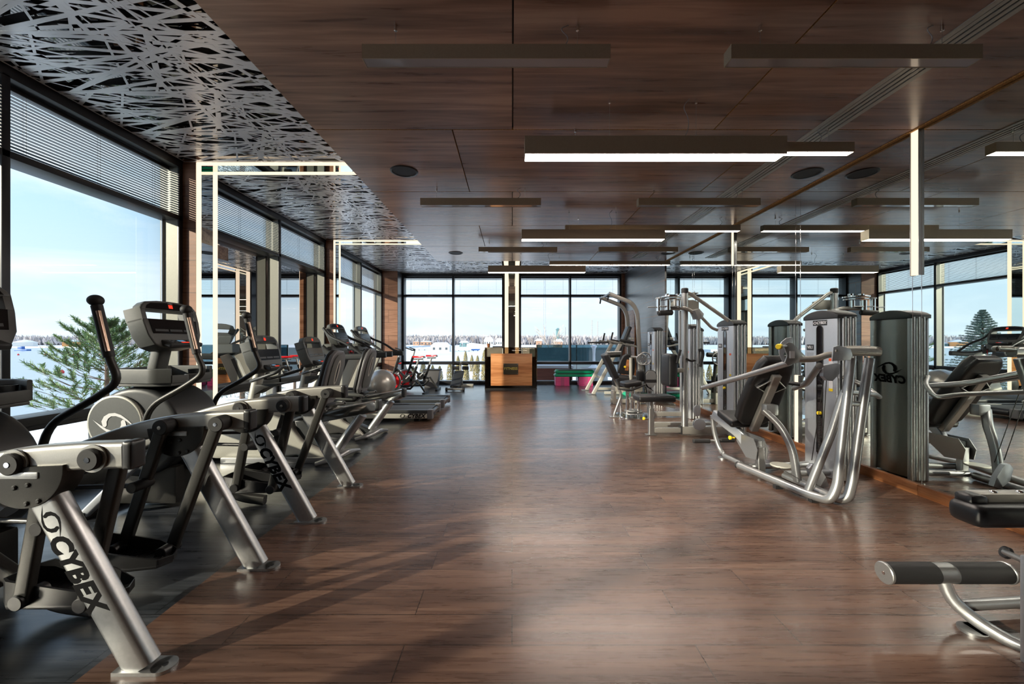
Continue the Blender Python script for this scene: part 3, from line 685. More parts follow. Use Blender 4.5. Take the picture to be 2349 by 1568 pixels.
# drive housing
hx, hz = -2.76, .575
out = [(hx+.36*math.cos(a)*(1.0 if math.cos(a) < 0 else .95), hz+.345*math.sin(a)*(1 if math.sin(a) > 0 else .92)) for a in [2*PI*i/44 for i in range(44)]]
b = B(); b.prism(out, 'xz', Y0-.20, Y0+.20, .045, 4); ho = O('drive_housing', b, 'charcoal_plastic', arc)
for s in (-1, 1):
    b = B(); b.prism(ell(-2.885, .66, .205, .205, 40), 'xz', Y0+s*.195, Y0+s*.222, .012, 3); O('side_cover', b, 'champagne_panel', ho)
    b = B(); b.lathe((-2.885, Y0+s*.2215, .66), (0, s, 0), [(0, .188), (.0012, .188)], 40); dc = O('cover_disc', b, 'grey_plastic', ho)
b = B(); eye_logo(b, (-2.885, Y0-.2245, .66), (1, 0, -.15), (.15, 0, 1), .25, .001); O('eye_emblem', b, 'text_white', ho)
b = B(); b.box(-2.95, -2.50, Y0-.15, Y0+.15, .045, .32, .02); O('base_box', b, 'gunmetal', arc)
b = B(); b.sweep([(-2.60, Y0-.05, .40), (-2.1, Y0-.05, .06), (-1.9, Y0-.05, .035)], rrect(.07, .05, .015), (0, 1, 0), .15); O('base_beam', b, 'gunmetal', arc)
b = B(); b.box(-3.05, -2.99, Y0-.33, Y0+.33, .0, .055, .012); O('front_foot_bar', b, 'gunmetal', arc)
b = B(); b.box(-2.60, -2.54, Y0-.36, Y0+.36, .50, .56, .012); O('cross_bar', b, 'gunmetal', arc)
# neck with lettering, tray, mast, console
b = B(); NK = [(-2.79, Y0, .95), (-2.74, Y0, .84), (-2.60, Y0, .70), (-2.42, Y0, .53), (-2.36, Y0, .46)]
b.sweep(NK, [(v, u) for u, v in rrect(.10, .135, .03)], (0, 1, 0), .10); nk_ = O('neck', b, 'steel', arc)
d = V((.18, 0, -.17)).normalized(); up = V((.17, 0, .18)).normalized()
d0 = V((.10, 0, -.15)).normalized(); up0 = V((.15, 0, .10)).normalized()
text('lettering', 'ARC', .085, (-2.715, Y0-.0505, .815), d0, up0, 'text_black', nk_, 0, .0005, bold=-.001, space=1.02)
text('lettering', 'TRAINER', .052, (-2.555, Y0-.0505, .655), d, up, 'text_black', nk_, 0, .0005, bold=-.0006, space=1.02)
b = B()
b.prism([(-2.86, -.22), (-2.60, -.235), (-2.50, -.19), (-2.49, -.05), (-2.56, 0), (-2.49, .05), (-2.50, .19), (-2.60, .235), (-2.86, .22), (-2.90, .1), (-2.90, -.1)], 'xy', .925, .945, .006, 2, Matrix.Translation((0, Y0, 0)))
for pts in ([(-2.86, -.22), (-2.60, -.235), (-2.50, -.19)], [(-2.86, .22), (-2.60, .235), (-2.50, .19)], [(-2.86, -.22), (-2.90, -.1), (-2.90, .1), (-2.86, .22)]):
    b.sweep([(x, Y0+y, 1.0) for x, y in pts], rrect(.02, .11, .008), (0, 0, 1), .03)
b.sweep([(-2.50, Y0-.19, .975), (-2.49, Y0-.05, .97), (-2.56, Y0, .97), (-2.49, Y0+.05, .97), (-2.50, Y0+.19, .975)], rrect(.015, .06, .006), (0, 0, 1), .02)
tr_ = O('accessory_tray', b, 'grey_plastic', arc)
b = B(); b.lathe((-2.60, Y0+.16, .945), (0, 0, 1), [(0, .046), (.085, .052), (.085, .044), (.01, .04)], 24); O('cup_holder', b, 'charcoal_plastic', tr_)
b = B(); b.sweep([(-2.80, Y0, .92), (-2.76, Y0, 1.10), (-2.72, Y0, 1.28)], rrect(.10, .11, .035), (0, 1, 0), .1); O('mast', b, 'grey_plastic', arc)
console(arc, (-2.64, Y0, 1.385), .50, .37, math.radians(14), .13)
arc2 = copy_tree(arc); arc2.location.y = 3.068
tag(arc2, 'silver arc trainer standing between the nearest arc trainer and the recumbent bikes')

# ---------------- recumbent bikes
Y0 = 4.20
rb = thing('recumbent_bike', (-2.2, Y0, 0), 'silver recumbent exercise bike nearer the arc trainers, with grey shell backrest', 'exercise bike', 'recumbent bikes')
b = B(); b.sweep([(-1.98, Y0-.255, .022), (-1.84, Y0-.20, .055), (-1.79, Y0, .075), (-1.78, Y0+.12, .055), (-1.76, Y0+.275, .022)], rrect(.095, .045, .02), (0, 0, 1), .08, scale=lambda q: .75+.5*math.sin(PI*q)); st_ = O('rear_foot', b, 'silver_paint', rb)
b = B(); b.tube([(-1.90, Y0, .05), (-1.60, Y0, .475)], .050, 22); O('rear_leg', b, 'silver_paint', rb)
b = B(); b.prism([(-2.80, .30), (-2.55, .30), (-1.46, .50), (-1.42, .53), (-1.42, .60), (-1.47, .625), (-2.2, .49), (-2.80, .42)], 'xz', Y0-.045, Y0+.045, .014, 3); rl_ = O('seat_rail', b, 'chrome', rb)
b = B(); b.box(-1.455, -1.405, Y0-.055, Y0+.055, .52, .635, .018, 3); O('rail_cap', b, 'charcoal_plastic', rl_)
b = B(); b.prism([(-3.25, .03), (-2.45, .03), (-2.25, .06), (-2.12, .02), (-1.92, .02), (-2.0, .12), (-2.2, .22), (-2.3, .36), (-2.42, .46), (-2.7, .56), (-3.0, .60), (-3.2, .52), (-3.3, .3)], 'xz', Y0-.11, Y0+.11, .03, 3); fs_ = O('drive_shroud', b, 'champagne_panel', rb)
b = B(); b.prism([(-2.02, .025), (-1.9, .03), (-1.86, .10), (-2.02, .17), (-2.12, .32), (-2.2, .42), (-2.3, .42), (-2.24, .2)], 'xz', Y0-.06, Y0+.06, .015, 3); O('dark_shroud', b, 'charcoal_plastic', rb)
b = B(); b.box(-3.0, -1.95, Y0-.17, Y0-.12, .0, .06, .012); b.box(-3.0, -1.95, Y0+.12, Y0+.17, 0, .06, .012); O('base_rail', b, 'silver_paint', rb)
b = B(); b.box(-3.22, -3.14, Y0-.30, Y0+.30, 0, .06, .02); O('front_foot', b, 'silver_paint', rb)
text('lettering', 'CYBEX', .065, (-2.47, Y0-.1115, .20), (1, 0, 0), (0, 0, 1), 'text_white', rb, .25, .0005, bold=.001)
b = B(); eye_logo(b, (-2.64, Y0-.111, .20), (1, 0, 0), (0, 0, 1), .075, .001); O('eye_emblem', b, 'text_white', rb)
for s in (-1, 1):
    b = B(); b.cyl((-2.72, Y0+s*.11, .30), (-2.72, Y0+s*.15, .30), .03, 16); b.sweep([(-2.72, Y0+s*.14, .30), (-2.72-s*.11, Y0+s*.14, .30+s*.12)], rrect(.03, .016, .005), (0, 1, 0)); ck = O('crank', b, 'black_plastic', rb)
    b = B(); b.box(-2.77-s*.11, -2.67-s*.11, Y0+s*.15, Y0+s*.27, .285+s*.12, .315+s*.12, .008); O('pedal', b, 'black_plastic', ck)
b = B(); b.tube([(-2.80, Y0, .48), (-2.70, Y0, .96)], .052, 22); O('mast', b, 'champagne_panel', rb)
for s in (-1, 1):
    b = B(); b.tube([(-2.72, Y0+s*.03, .86), (-2.70, Y0+s*.17, .84), (-2.50, Y0+s*.24, .90), (-2.38, Y0+s*.24, .94), (-2.35, Y0+s*.20, .985)], .0165, 12, fil=.06); hb = O('handlebar', b, 'charcoal_plastic', rb)
b = B(); b.prism([(-2.70, .70), (-2.60, .76), (-2.45, .80), (-2.45, .815), (-2.70, .80)], 'xz', Y0-.09, Y0+.09, .005); O('reading_tray', b, 'gunmetal', rb)
console(rb, (-2.61, Y0, 1.135), .46, .39, math.radians(16), .12)
b = B(); b.box(-2.36, -2.02, Y0-.20, Y0+.20, .50, .575, .03, 4); O('seat_cushion', b, 'grey_plastic', rb)
b = B(); b.prism([(-2.33, .47), (-2.05, .47), (-1.92, .58), (-2.0, .62), (-2.1, .52), (-2.33, .51)], 'xz', Y0-.10, Y0+.10, .012); O('seat_carriage', b, 'black_plastic', rb)
M = Matrix.Translation((-1.90, Y0, .87)) @ Matrix.Rotation(math.radians(14), 4, 'Y')
bo = [(-.13, -.30), (.13, -.30), (.185, -.24), (.195, .0), (.19, .13), (.15, .24), (.08, .29), (-.08, .29), (-.15, .24), (-.19, .13), (-.195, .0), (-.185, -.24)]
b = B(); b.prism(bo, 'yz', -.085, -.03, .025, 3, M); O('back_cushion', b, 'vinyl_pad', rb)
b = B(); b.prism(bo, 'yz', -.04, .0, .015, 3, M); bs = O('backrest_shell', b, 'shell_grey', rb)
b = B(); b.prism([(y*.72, z*.80+.02) for y, z in bo], 'yz', 0, .014, .006, 2, M); O('shell_panel', b, 'grey_plastic', bs)
b = B(); b.prism([(.045*math.cos(a), .06+.135*math.sin(a)) for a in [2*PI*i/24 for i in range(24)]], 'yz', .013, .0155, 0, 1, M); O('oval_recess', b, 'champagne_panel', bs)
b = B(); b.prism([(.02*math.cos(a), .06+.11*math.sin(a)) for a in [2*PI*i/24 for i in range(24)]], 'yz', .015, .0165, 0, 1, M); O('oval_slot', b, 'black_plastic', bs)
b = B(); b.prism([(-.07, -.38), (.07, -.38), (.10, -.25), (-.10, -.25)], 'yz', -.03, .012, .008, 2, M); O('back_bracket', b, 'shell_grey', rb)
for s in (-1, 1):
    b = B(); b.tube([(-2.0, Y0+s*.10, .56), (-1.86, Y0+s*.23, .56), (-2.0, Y0+s*.27, .585), (-2.28, Y0+s*.27, .60)], .0185, 12, fil=.08); O('side_handle', b, 'grey_plastic', rb)
rb2 = copy_tree(rb); rb2.location.y = 5.20
tag(rb2, 'silver recumbent exercise bike nearer the treadmills, with grey shell backrest')

# ---------------- treadmills
Y0 = 6.50
tm = thing('treadmill', (-2.2, Y0, 0), 'treadmill next to the recumbent bikes, black lettering on its silver side rail', 'treadmill', 'treadmills')
b = B(); b.box(-3.05, -1.29, Y0-.37, Y0+.37, .055, .155, .01); O('deck_frame', b, 'champagne_panel', tm)
b = B(); b.box(-3.0, -1.30, Y0-.25, Y0+.25, .153, .172, .004); O('running_belt', b, 'belt', tm)
for s in (-1, 1):
    b = B(); b.box(-3.0, -1.27, Y0+s*.315-.057, Y0+s*.315+.057, .125, .185, .012, 3); sr = O('side_step', b, 'charcoal_plastic', tm)
    b = B(); b.box(-1.33, -1.245, Y0+s*.315-.06, Y0+s*.315+.06, .04, .19, .014, 3); O('end_cap', b, 'shell_grey', tm)
    b = B(); b.box(-1.55, -1.47, Y0+s*.28-.03, Y0+s*.28+.03, 0, .055, .008); O('foot', b, 'rubber', tm)
b = B(); b.cyl((-1.285, Y0-.25, .115), (-1.285, Y0+.25, .115), .045, 24); O('roller', b, 'black_plastic', tm)
text('lettering', 'CYBEX', .085, (-1.50, Y0-.3715, .092), (1, 0, 0), (0, 0, 1), 'text_black', tm, .25, .0005, bold=.004, space=1.06)
b = B(); eye_logo(b, (-1.71, Y0-.371, .095), (1, 0, 0), (0, 0, 1), .10, .001); O('eye_emblem', b, 'text_black', tm)
b = B(); b.prism([(-3.45, .03), (-2.72, .03), (-2.66, .14), (-2.80, .24), (-3.2, .30), (-3.42, .24)], 'xz', Y0-.36, Y0+.36, .03, 3); O('motor_hood', b, 'grey_plastic', tm)
for s in (-1, 1):
    Y = Y0 + s*.36
    b = B(); b.prism([(-3.30, .06), (-3.02, .06), (-2.86, .50), (-2.64, 1.0), (-2.80, 1.06), (-2.95, .92), (-3.14, .50)], 'xz', Y-.035, Y+.035, .015, 3); up_ = O('upright', b, 'champagne_panel', tm)
    b = B(); b.prism([(-3.13, .45), (-3.06, .45), (-2.84, .95), (-2.90, .97)], 'xz', Y-.038, Y+.038, .004); O('upright_inlay', b, 'charcoal_plastic', up_)
    b = B(); b.sweep([(-2.98, Y, 1.17), (-2.86, Y, 1.06), (-2.66, Y, 1.015), (-2.20, Y, 1.025)], [(v, u) for u, v in rrect(.06, .095, .025)], (0, 1, 0), .12); hr = O('side_handrail', b, 'charcoal_plastic', tm)
    b = B(); b.tube([(-2.98, Y-s*.05, 1.47), (-2.86, Y-s*.03, 1.33), (-2.58, Y, 1.22), (-2.34, Y, 1.05)], .021, 12, fil=.16); O('curved_rail', b, 'charcoal_plastic', tm)
b = B(); b.sweep([(-2.86, Y0-.34, 1.08), (-2.78, Y0, 1.06), (-2.86, Y0+.34, 1.08)], rrect(.07, .05, .02), (0, 0, 1), .2); O('front_bar', b, 'grey_plastic', tm)
b = B(); b.box(-3.02, -2.84, Y0-.30, Y0+.30, 1.06, 1.22, .03, 3); O('console_base', b, 'grey_plastic', tm)
console(tm, (-2.84, Y0, 1.37), .54, .40, math.radians(22), .11)
for s in (-1, 1):
    b = B(); b.lathe((-2.74, Y0+s*.22, 1.02), (0, 0, 1), [(0, .035), (.10, .042)], 20); O('cup_holder', b, 'charcoal_plastic', tm)
b = B(); b.tube([(-2.72, Y0+.02, 1.10), (-2.66, Y0+.06, .98), (-2.66, Y0+.12, .97), (-2.70, Y0+.16, 1.09)], .004, 6, fil=.03); b.box(-2.69, -2.66, Y0+.0, Y0+.04, 1.08, 1.11, .005); O('safety_cord', b, 'red', tm)
tm2 = copy_tree(tm); tm2.location.y = 7.57
tag(tm2, 'treadmill next to the exercise ball, second one along the windows')

# ---------------- exercise ball
b = B(); c = (-2.92, 8.76, .32)
prof = [(.32 - .32*math.cos(PI*i/36), .32*math.sin(PI*i/36)*(1+.004*math.sin(i*PI/1.5))) for i in range(37)]
b.lathe((-2.92-.32, 8.76, .32), (1, 0, 0), prof, 44, caps=False)
bl = solo('exercise_ball', b, 'ball_rubber', (-2.92, 8.76, 0), 'large shiny grey exercise ball on the floor beyond the treadmills', 'exercise ball')

# ---------------- spin bikes
def spin_bike(x, Y, lb):
    th = thing('spin_bike', (x, Y, 0), lb, 'exercise bike', 'spin bikes with red flywheels')
    def w_(u, z, dy=0): return (x+u, Y+dy, z)
    b = B(); b.lathe(w_(-.36, .30, -.02), (0, 1, 0), [(0, .235), (.006, .245), (.034, .245), (.04, .235), (.04, .20), (.03, .198), (.01, .198), (0, .20)], 40, caps=False)
    b.bm.faces.ensure_lookup_table(); fw = O('flywheel_rim', b, 'steel', th)
    b = B(); b.cyl(w_(-.36, .30, -.012), w_(-.36, .30, .012), .20, 40); O('flywheel_disc', b, 'red', fw)
    b = B()
    for k in range(3):
        a = PI/2 + k*2*PI/3; q = [(-.36+.19*math.cos(a), .30+.19*math.sin(a)), (-.36+.035*math.cos(a+1.2), .30+.035*math.sin(a+1.2)), (-.36+.035*math.cos(a-1.2), .30+.035*math.sin(a-1.2))]
        b.prism([(x+u, z) for u, z in q], 'xz', Y-.0135, Y+.0135)
    O('star_mark', b, 'label_white', fw)
    b = B(); b.sweep([w_(-.36, .30, -.05), w_(-.25, .60, -.045)], rrect(.045, .02, .006), (0, 1, 0)); b.sweep([w_(-.36, .30, .05), w_(-.25, .60, .045)], rrect(.045, .02, .006), (0, 1, 0)); O('fork', b, 'black_plastic', th)
    b = B(); b.sweep([w_(-.28, .52), w_(-.17, .88)], rrect(.06, .05, .01), (0, 1, 0)); hp = O('head_tube', b, 'black_plastic', th)
    b = B(); b.sweep([w_(-.18, .84), w_(-.13, 1.04)], rrect(.035, .03, .005), (0, 1, 0)); O('bar_post', b, 'steel', hp)
    b = B(); b.sweep([w_(-.25, .62), w_(.02, .36), w_(.24, .30)], rrect(.055, .05, .01), (0, 1, 0), .05); b.sweep([w_(.24, .26), w_(.11, .12), w_(-.5, .10)], rrect(.05, .05, .01), (0, 1, 0)); O('frame', b, 'black_plastic', th)
    b = B(); b.sweep([w_(.10, .22), w_(.26, .66)], rrect(.06, .05, .01), (0, 1, 0)); sp = O('seat_tube', b, 'black_plastic', th)
    b = B(); b.sweep([w_(.25, .62), w_(.31, .83)], rrect(.036, .032, .005), (0, 1, 0)); b.sweep([w_(.19, .835), w_(.42, .835)], rrect(.036, .03, .005), (0, 1, 0)); O('seat_post', b, 'steel', sp)
    b = B(); pts = [(-.15, .012), (-.05, .02), (.02, .035), (.08, .075), (.13, .078), (.15, .06)]
    ol_ = pts + [(u, -v) for u, v in pts[::-1]]
    b.prism([(x+.31+u, Y+v) for u, v in ol_], 'xy', .866, .912, .018, 4); sd_ = O('saddle', b, 'red', th)
    b = B(); b.prism([(x+.31+u, Y+v*1.02) for u, v in [(.085, .077), (.13, .08), (.152, .06), (.152, -.06), (.13, -.08), (.085, -.077)]], 'xy', .860, .893, .01, 2); O('saddle_back', b, 'label_white', sd_)
    for s in (-1, 1):
        b = B(); b.tube([w_(-.13, 1.03), w_(-.20, 1.04, s*.10), w_(-.16, 1.05, s*.20), w_(-.32, 1.10, s*.20)], .015, 10, fil=.04); O('handlebar', b, 'rubber', hp)
        b = B(); b.sweep([w_(.02, .36, s*.06), w_(.02-s*.12, .36-s*.12, s*.07)], rrect(.03, .012, .004), (0, 1, 0)); ck = O('crank', b, 'steel', th)
        b = B(); b.box(x+.02-s*.12-.05, x+.02-s*.12+.05, Y+s*.08-(.0 if s > 0 else .09), Y+s*.08+(.09 if s > 0 else 0), .36-s*.12-.012, .36-s*.12+.012, .004); O('pedal', b, 'black_plastic', ck)
    b = B(); b.cyl(w_(.02, .36, -.055), w_(.02, .36, .055), .09, 28); O('chain_guard', b, 'black_plastic', th)
    for q in ([w_(.26, .34), w_(.46, .04)], [w_(-.36, .26, 0), w_(-.52, .04)]):
        b = B(); b.sweep(q, rrect(.04, .045, .008), (0, 1, 0)); O('strut', b, 'gunmetal', th)
    for u in (-.53, .48):
        b = B(); b.box(x+u-.03, x+u+.03, Y-.26, Y+.26, 0, .05, .012); O('foot_bar', b, 'black_plastic', th)
    b = B(); b.cyl(w_(-.22, .72, 0), w_(-.13, .735, 0), .012, 12); b.ball(w_(-.12, .737), .02); O('resistance_knob', b, 'red', hp)
    return th
spin_bike(-2.57, 9.50, 'spin bike with a red flywheel standing just behind the exercise ball')
spin_bike(-2.41, 10.25, 'spin bike with a red flywheel closest to the end window')

# ---------------- small air bike beyond the spin bikes, mostly hidden, and the decline bench
th = thing('plyometric_box', (-2.25, 10.95, 0), 'dark grey box standing against the end window behind the spin bikes', 'box')
b = B(); b.prism([(-2.42, 0), (-2.08, 0), (-2.0, .46), (-2.46, .46)], 'xz', 10.80, 11.15, .01); O('body', b, 'shell_grey', th)
b = B(); b.prism([(-2.47, .462), (-1.99, .462), (-1.99, .49), (-2.47, .49)], 'xz', 10.79, 11.16, .006); O('top_pad', b, 'rubber', th)

bn = thing('decline_bench', (-1.44, 10.5, 0), 'grey decline sit-up bench with black foam leg rollers near the counter', 'bench')
b = B(); b.cyl((-1.68, 10.02, .045), (-1.23, 10.02, .045), .032, 20); O('foot_bar', b, 'steel', bn)
b = B(); b.cyl((-1.70, 10.02, .045), (-1.645, 10.02, .045), .045, 20, bev=.005); b.cyl((-1.265, 10.02, .045), (-1.21, 10.02, .045), .045, 20, bev=.005); O('foot_cap', b, 'rubber', bn)
b = B(); b.box(-1.48, -1.08, 10.98, 11.05, 0, .075, .012); O('rear_foot', b, 'champagne_panel', bn)
b = B(); b.sweep([(-1.455, 10.02, .05), (-1.45, 10.15, .13), (-1.42, 10.95, .42)], rrect(.06, .06, .01), (1, 0, 0)); b.sweep([(-1.42, 10.85, .38), (-1.40, 11.01, .05)], rrect(.06, .06, .01), (1, 0, 0)); O('frame', b, 'warm_silver', bn)
M3 = Matrix.Rotation(math.radians(23.5), 3, 'X')
b = B(); b.rbox((-1.445, 10.38, .275), (.27, .86, .06), M3, .025, 4); O('pad', b, 'belt', bn)
b = B(); b.sweep([(-1.42, 10.82, .44), (-1.415, 10.80, .70)], rrect(.05, .05, .01), (1, 0, 0)); O('roller_post', b, 'champagne_panel', bn)
for yy, zz in ((10.78, .665), (10.86, .53)):
    for s in (-1, 1):
        b = B(); b.cyl((-1.415+s*.035, yy, zz), (-1.415+s*.215, yy, zz), .05, 20, bev=.006); O('foam_roller', b, 'rubber', bn)

# ---------------- counter with the sign
ct = thing('reception_counter', (-.03, 10.5, 0), 'bronze glass counter with an orange wood front and a dark name plaque', 'counter')
b = B(); b.box(-.56, .53, 10.335, 10.37, .10, .945, .003); O('front_panel', b, 'counter_wood', ct)
b = B(); b.box(-.72, .66, 10.374, 10.384, .012, 1.095, .002); b.box(-.72, -.71, 10.385, 10.85, .012, 1.095, .002); b.box(.65, .66, 10.385, 10.85, .012, 1.095, .002); b.box(-.72, .66, 10.32, 10.86, 1.095, 1.107, .002); O('glass_casing', b, 'bronze_glass', ct)
b = B(); b.box(-.70, .64, 10.40, 10.84, 0, .07); b.box(-.70, .64, 10.42, 10.84, .55, .57); b.box(-.70, -.685, 10.42, 10.84, .05, 1.08); b.box(.625, .64, 10.42, 10.84, .05, 1.08); b.box(-.70, .64, 10.39, 10.40, .05, .86); O('inner_frame', b, 'inner_brown', ct)
for q0, q1, a0, a1 in ((-.72, .66, 0, .03), ): b = B(); b.box(q0, q1, 10.36, 10.373, a0, a1); O('bottom_rail', b, 'gunmetal', ct)
b = B()
for x in (-.245, .272): b.cyl((x, 10.355, .945), (x, 10.355, 1.09), .014, 14)
O('stand_off', b, 'champagne_panel', ct)
b = B()
for x in (-.70, .64):
    for z in (1.07, .78, .06): b.cyl((x, 10.366, z), (x, 10.375, z), .007, 12)
O('glass_fixing', b, 'chrome', ct)
b = B(); b.box(-.225, .165, 10.300, 10.317, .405, .685, .003); pq = O('plaque', b, 'plaque', ct)
b = B()
for x in (-.208, .148):
    for z in (.422, .668): b.cyl((x, 10.296, z), (x, 10.301, z), .006, 12)
O('plaque_screw', b, 'steel', pq)
text('lettering', 'FITNESS', .092, (-.03, 10.2985, .55), (1, 0, 0), (0, 0, 1), 'text_gold', pq, 0, .0008, bold=.0008, space=1.1)
b = B(); b.lathe((-.63, 10.55, 1.107), (0, 0, 1), [(0, .034), (.004, .036), (.10, .045), (.10, .041), (.01, .032)], 24); solo('cup', b, 'plinth_wood', (-.63, 10.55, 1.107), 'small brown cup on the counter top', 'cup')
b = B(); b.box(-.52, -.20, 10.5, 10.75, 1.107, 1.135, .004); solo('ledger_box', b, 'gunmetal', (-.36, 10.62, 1.107), 'flat dark tray lying on the counter top beside the cup', 'tray')

# ---------------- aerobic steps
def deck(x0, x1, y0, y1, z, m, lb, grp):
    th = thing('step_platform', ((x0+x1)/2, (y0+y1)/2, z), lb, 'aerobic step', grp); h = .095
    b = B(); yc = (y0+y1)/2; w2 = (y1-y0)/2
    prof = [(x0-.02, z+h*.35), (x0+.03, z+h), (x1-.03, z+h), (x1+.02, z+h*.35), (x1-.01, z), (x0+.01, z)]
    b.prism(prof, 'xz', y0, y1, .02, 3); O('platform', b, m, th)
    b = B(); b.box(x0+.07, x1-.07, y0+.012, y1-.03, z+h-.002, z+h+.006, .003); b.box(x0+.07, x1-.07, y0-.001, y0+.012, z+h-.022, z+h-.004, .002); O('rubber_top', b, 'charcoal_plastic', th)
def riser(xc, yc, z, lb, grp):
    th = thing('step_riser', (xc, yc, z), lb, 'aerobic step riser', grp); w2, d2, h = .205, .165, .0355
    b = B(); b.prism([(xc-w2, z+h*.45), (xc-w2+.02, z+h), (xc+w2-.02, z+h), (xc+w2, z+h*.45), (xc+w2-.012, z), (xc-w2+.012, z)], 'xz', yc-d2, yc+d2, .006, 2)
    O('block', b, 'pink', th)
    b = B(); b.box(xc-.05, xc+.05, yc-d2-.001, yc-d2+.004, z, z+.012); O('grip_slot', b, 'shell_grey', th)
for s_, xc in (('under the counter-side end', 1.44), ('under the machine-side end', 2.11)):
    for i in range(7): riser(xc, 11.35, i*.0365, 'pink step riser %s of the green steps, %s' % (s_, ['lowest of seven', 'second from the floor', 'third from the floor', 'middle one', 'third from the top', 'second from the top', 'topmost'][i]), 'pink risers below the green steps')
deck(1.23, 2.32, 11.18, 11.53, .2565, 'green', 'green aerobic step platform, lower of two lying on the pink risers', 'green step platforms')
deck(1.25, 2.34, 11.18, 11.53, .3595, 'green', 'green aerobic step platform, topmost on the stack by the end window', 'green step platforms')
deck(2.60, 3.18, 8.86, 9.22, .0, 'green', 'green aerobic step platform lying on the floor against the mirror wall behind the machines', 'green step platforms')
# ================================================================== STRENGTH MACHINES ALONG THE MIRROR
YV = V((0, 1, 0))
def tower(th, Ya, Yb, Xf, Xb, pin=.58):
    """weight stack tower: flat front towards the room, ribbed near and far edges, curved back towards the mirror"""
    yc = (Ya+Yb)/2; hw = (Yb-Ya)/2
    def back(k=14, g=0): return [(Xb - .02 + (.035+g)*math.sin(PI*i/k), Ya+.03-g + (2*hw-.06+2*g)*i/k) for i in range(k+1)]
    b = B(); b.prism([(Xf+.03, Ya+.02)] + [(Xf+.03, Yb-.02)] + back()[::-1], 'xy', .02, 1.475); cs = O('tower_shroud', b, 'warm_silver', th)
    b = B(); b.box(Xf, Xf+.035, Ya, Yb, .0, 1.475, .012, 3); fp = O('tower_front', b, 'blue_silver', th)
    b = B()
    for s, Y in ((-1, Ya), (1, Yb)):
        for i in range(3):
            x = Xf + .062 + i*.045; b.sweep([(x, Y - s*.012, .01), (x, Y - s*.012, 1.475)], rrect(.038, .055, .018, 4), (0, 1, 0))
    O('side_ribs', b, 'steel', cs)
    b = B(); n = 12; top = [(Ya-.012 + (2*hw+.024)*i/n, 1.465+.028+.055*math.sin(PI*i/n)**.7) for i in range(n+1)]
    b.prism([(Ya-.012, 1.462)] + top + [(Yb+.012, 1.462)], 'yz', Xf-.006, Xb+.025, .008, 3); O('tower_cap', b, 'black_plastic', th)
    # slot with plates
    b = B(); sl = [(yc + .034*math.cos(a), 1.37 + .034*math.sin(a)) for a in [PI*i/12 for i in range(13)]] + [(yc + .034*math.cos(a), .20 + .034*math.sin(a)) for a in [PI+PI*i/12 for i in range(13)]]
    b.prism(sl, 'yz', Xf-.002, Xf-.0005); O('slot', b, 'void_black', fp)
    b = B()
    for s_ in (-1, 1): b.box(Xf-.006, Xf-.001, yc+s_*.036-.003, yc+s_*.036+.003, .20, 1.37, .001)
    b.tube([(Xf-.004, yc+.036*math.cos(a), 1.37+.036*math.sin(a)) for a in [PI*i/12 for i in range(13)]], .003, 6); O('slot_edge', b, 'gunmetal', fp)
    b = B()
    for i in range(15): b.box(Xf-.005, Xf-.002, yc-.012, yc+.012, .22+i*.024, .236+i*.024, .001)
    O('weight_plates', b, 'gunmetal', fp)
    b = B(); b.cyl((Xf-.03, yc-.01, pin), (Xf-.002, yc-.01, pin), .017, 18, bev=.003); O('selector_pin', b, 'yellow', fp)
    b = B(); b.box(Xf-.002, Xf+.001, yc-.085, yc+.085, 1.405, 1.455, .0008, 1); np_ = O('name_plate', b, 'black_plastic', fp)
    text('lettering', 'CYBEX', .036, (Xf-.0024, yc-.018, 1.430), (0, -1, 0), (0, 0, 1), 'text_white', np_, .25, .0004, bold=.0008)
    b = B(); eye_logo(b, (Xf-.0022, yc+.058, 1.430), (0, -1, 0), (0, 0, 1), .045, .0005); O('eye_emblem', b, 'text_white', np_)
    b = B(); b.box(Xf-.002, Xf+.001, yc+.075, yc+.165, 1.17, 1.225, .0008, 1); vp = O('series_plate', b, 'black_plastic', fp)
    text('lettering', 'VR1', .042, (Xf-.0024, yc+.12, 1.197), (0, -1, 0), (0, 0, 1), 'text_white', vp, 0, .0004, bold=.0006)
    b = B(); b.box(Xf-.0012, Xf+.001, yc+.075, yc+.165, .50, 1.15, .0005, 1); O('instruction_placard', b, 'label_blue', fp)
    b = B(); b.box(Xf-.0012, Xf+.001, yc-.15, yc-.105, .80, 1.10, .0005, 1); wl = O('warning_label', b, 'label_white', fp)
    b = B(); b.box(Xf-.0016, Xf, yc-.15, yc-.105, 1.075, 1.10); O('red_stripe', b, 'sign_orange', wl)
    b = B(); b.box(Xf-.0016, Xf, yc-.15, yc-.105, .80, .825); O('yellow_stripe', b, 'yellow', wl)
    # emblem on the curved back, seen in the mirror
    text('lettering', 'CYBEX', .095, (Xb+.0165, yc, .90), (0, 1, 0), (0, 0, 1), 'text_black', cs, .2, .0006, bold=.005, space=1.06)
    b = B(); eye_logo(b, (Xb+.0155, yc+.01, 1.0), (0, 1, 0), (0, 0, 1), .20, .002); O('eye_emblem', b, 'text_black', cs)
def T(th, name, pts, r, m='steel', fil=.06, n=14, par=None):
    b = B(); b.tube([P(*p) if len(p) == 3 and p[0] > 20 else V(p) for p in pts], r, n, fil=fil); return O(name, b, m, par or th)
def padbox(th, name, c, size, rx=0, ry=0, rz=0, bev=.03, m='vinyl_pad', par=None):
    M3 = (Matrix.Rotation(rz, 3, 'Z') @ Matrix.Rotation(ry, 3, 'Y') @ Matrix.Rotation(rx, 3, 'X'))
    b = B(); b.rbox(c, size, M3, bev, 4); return O(name, b, m, par or th)
def bolt(b, c, d, r=.008): b.lathe(c, d, [(0, r), (.004, r), (.007, r*.6)], 10)

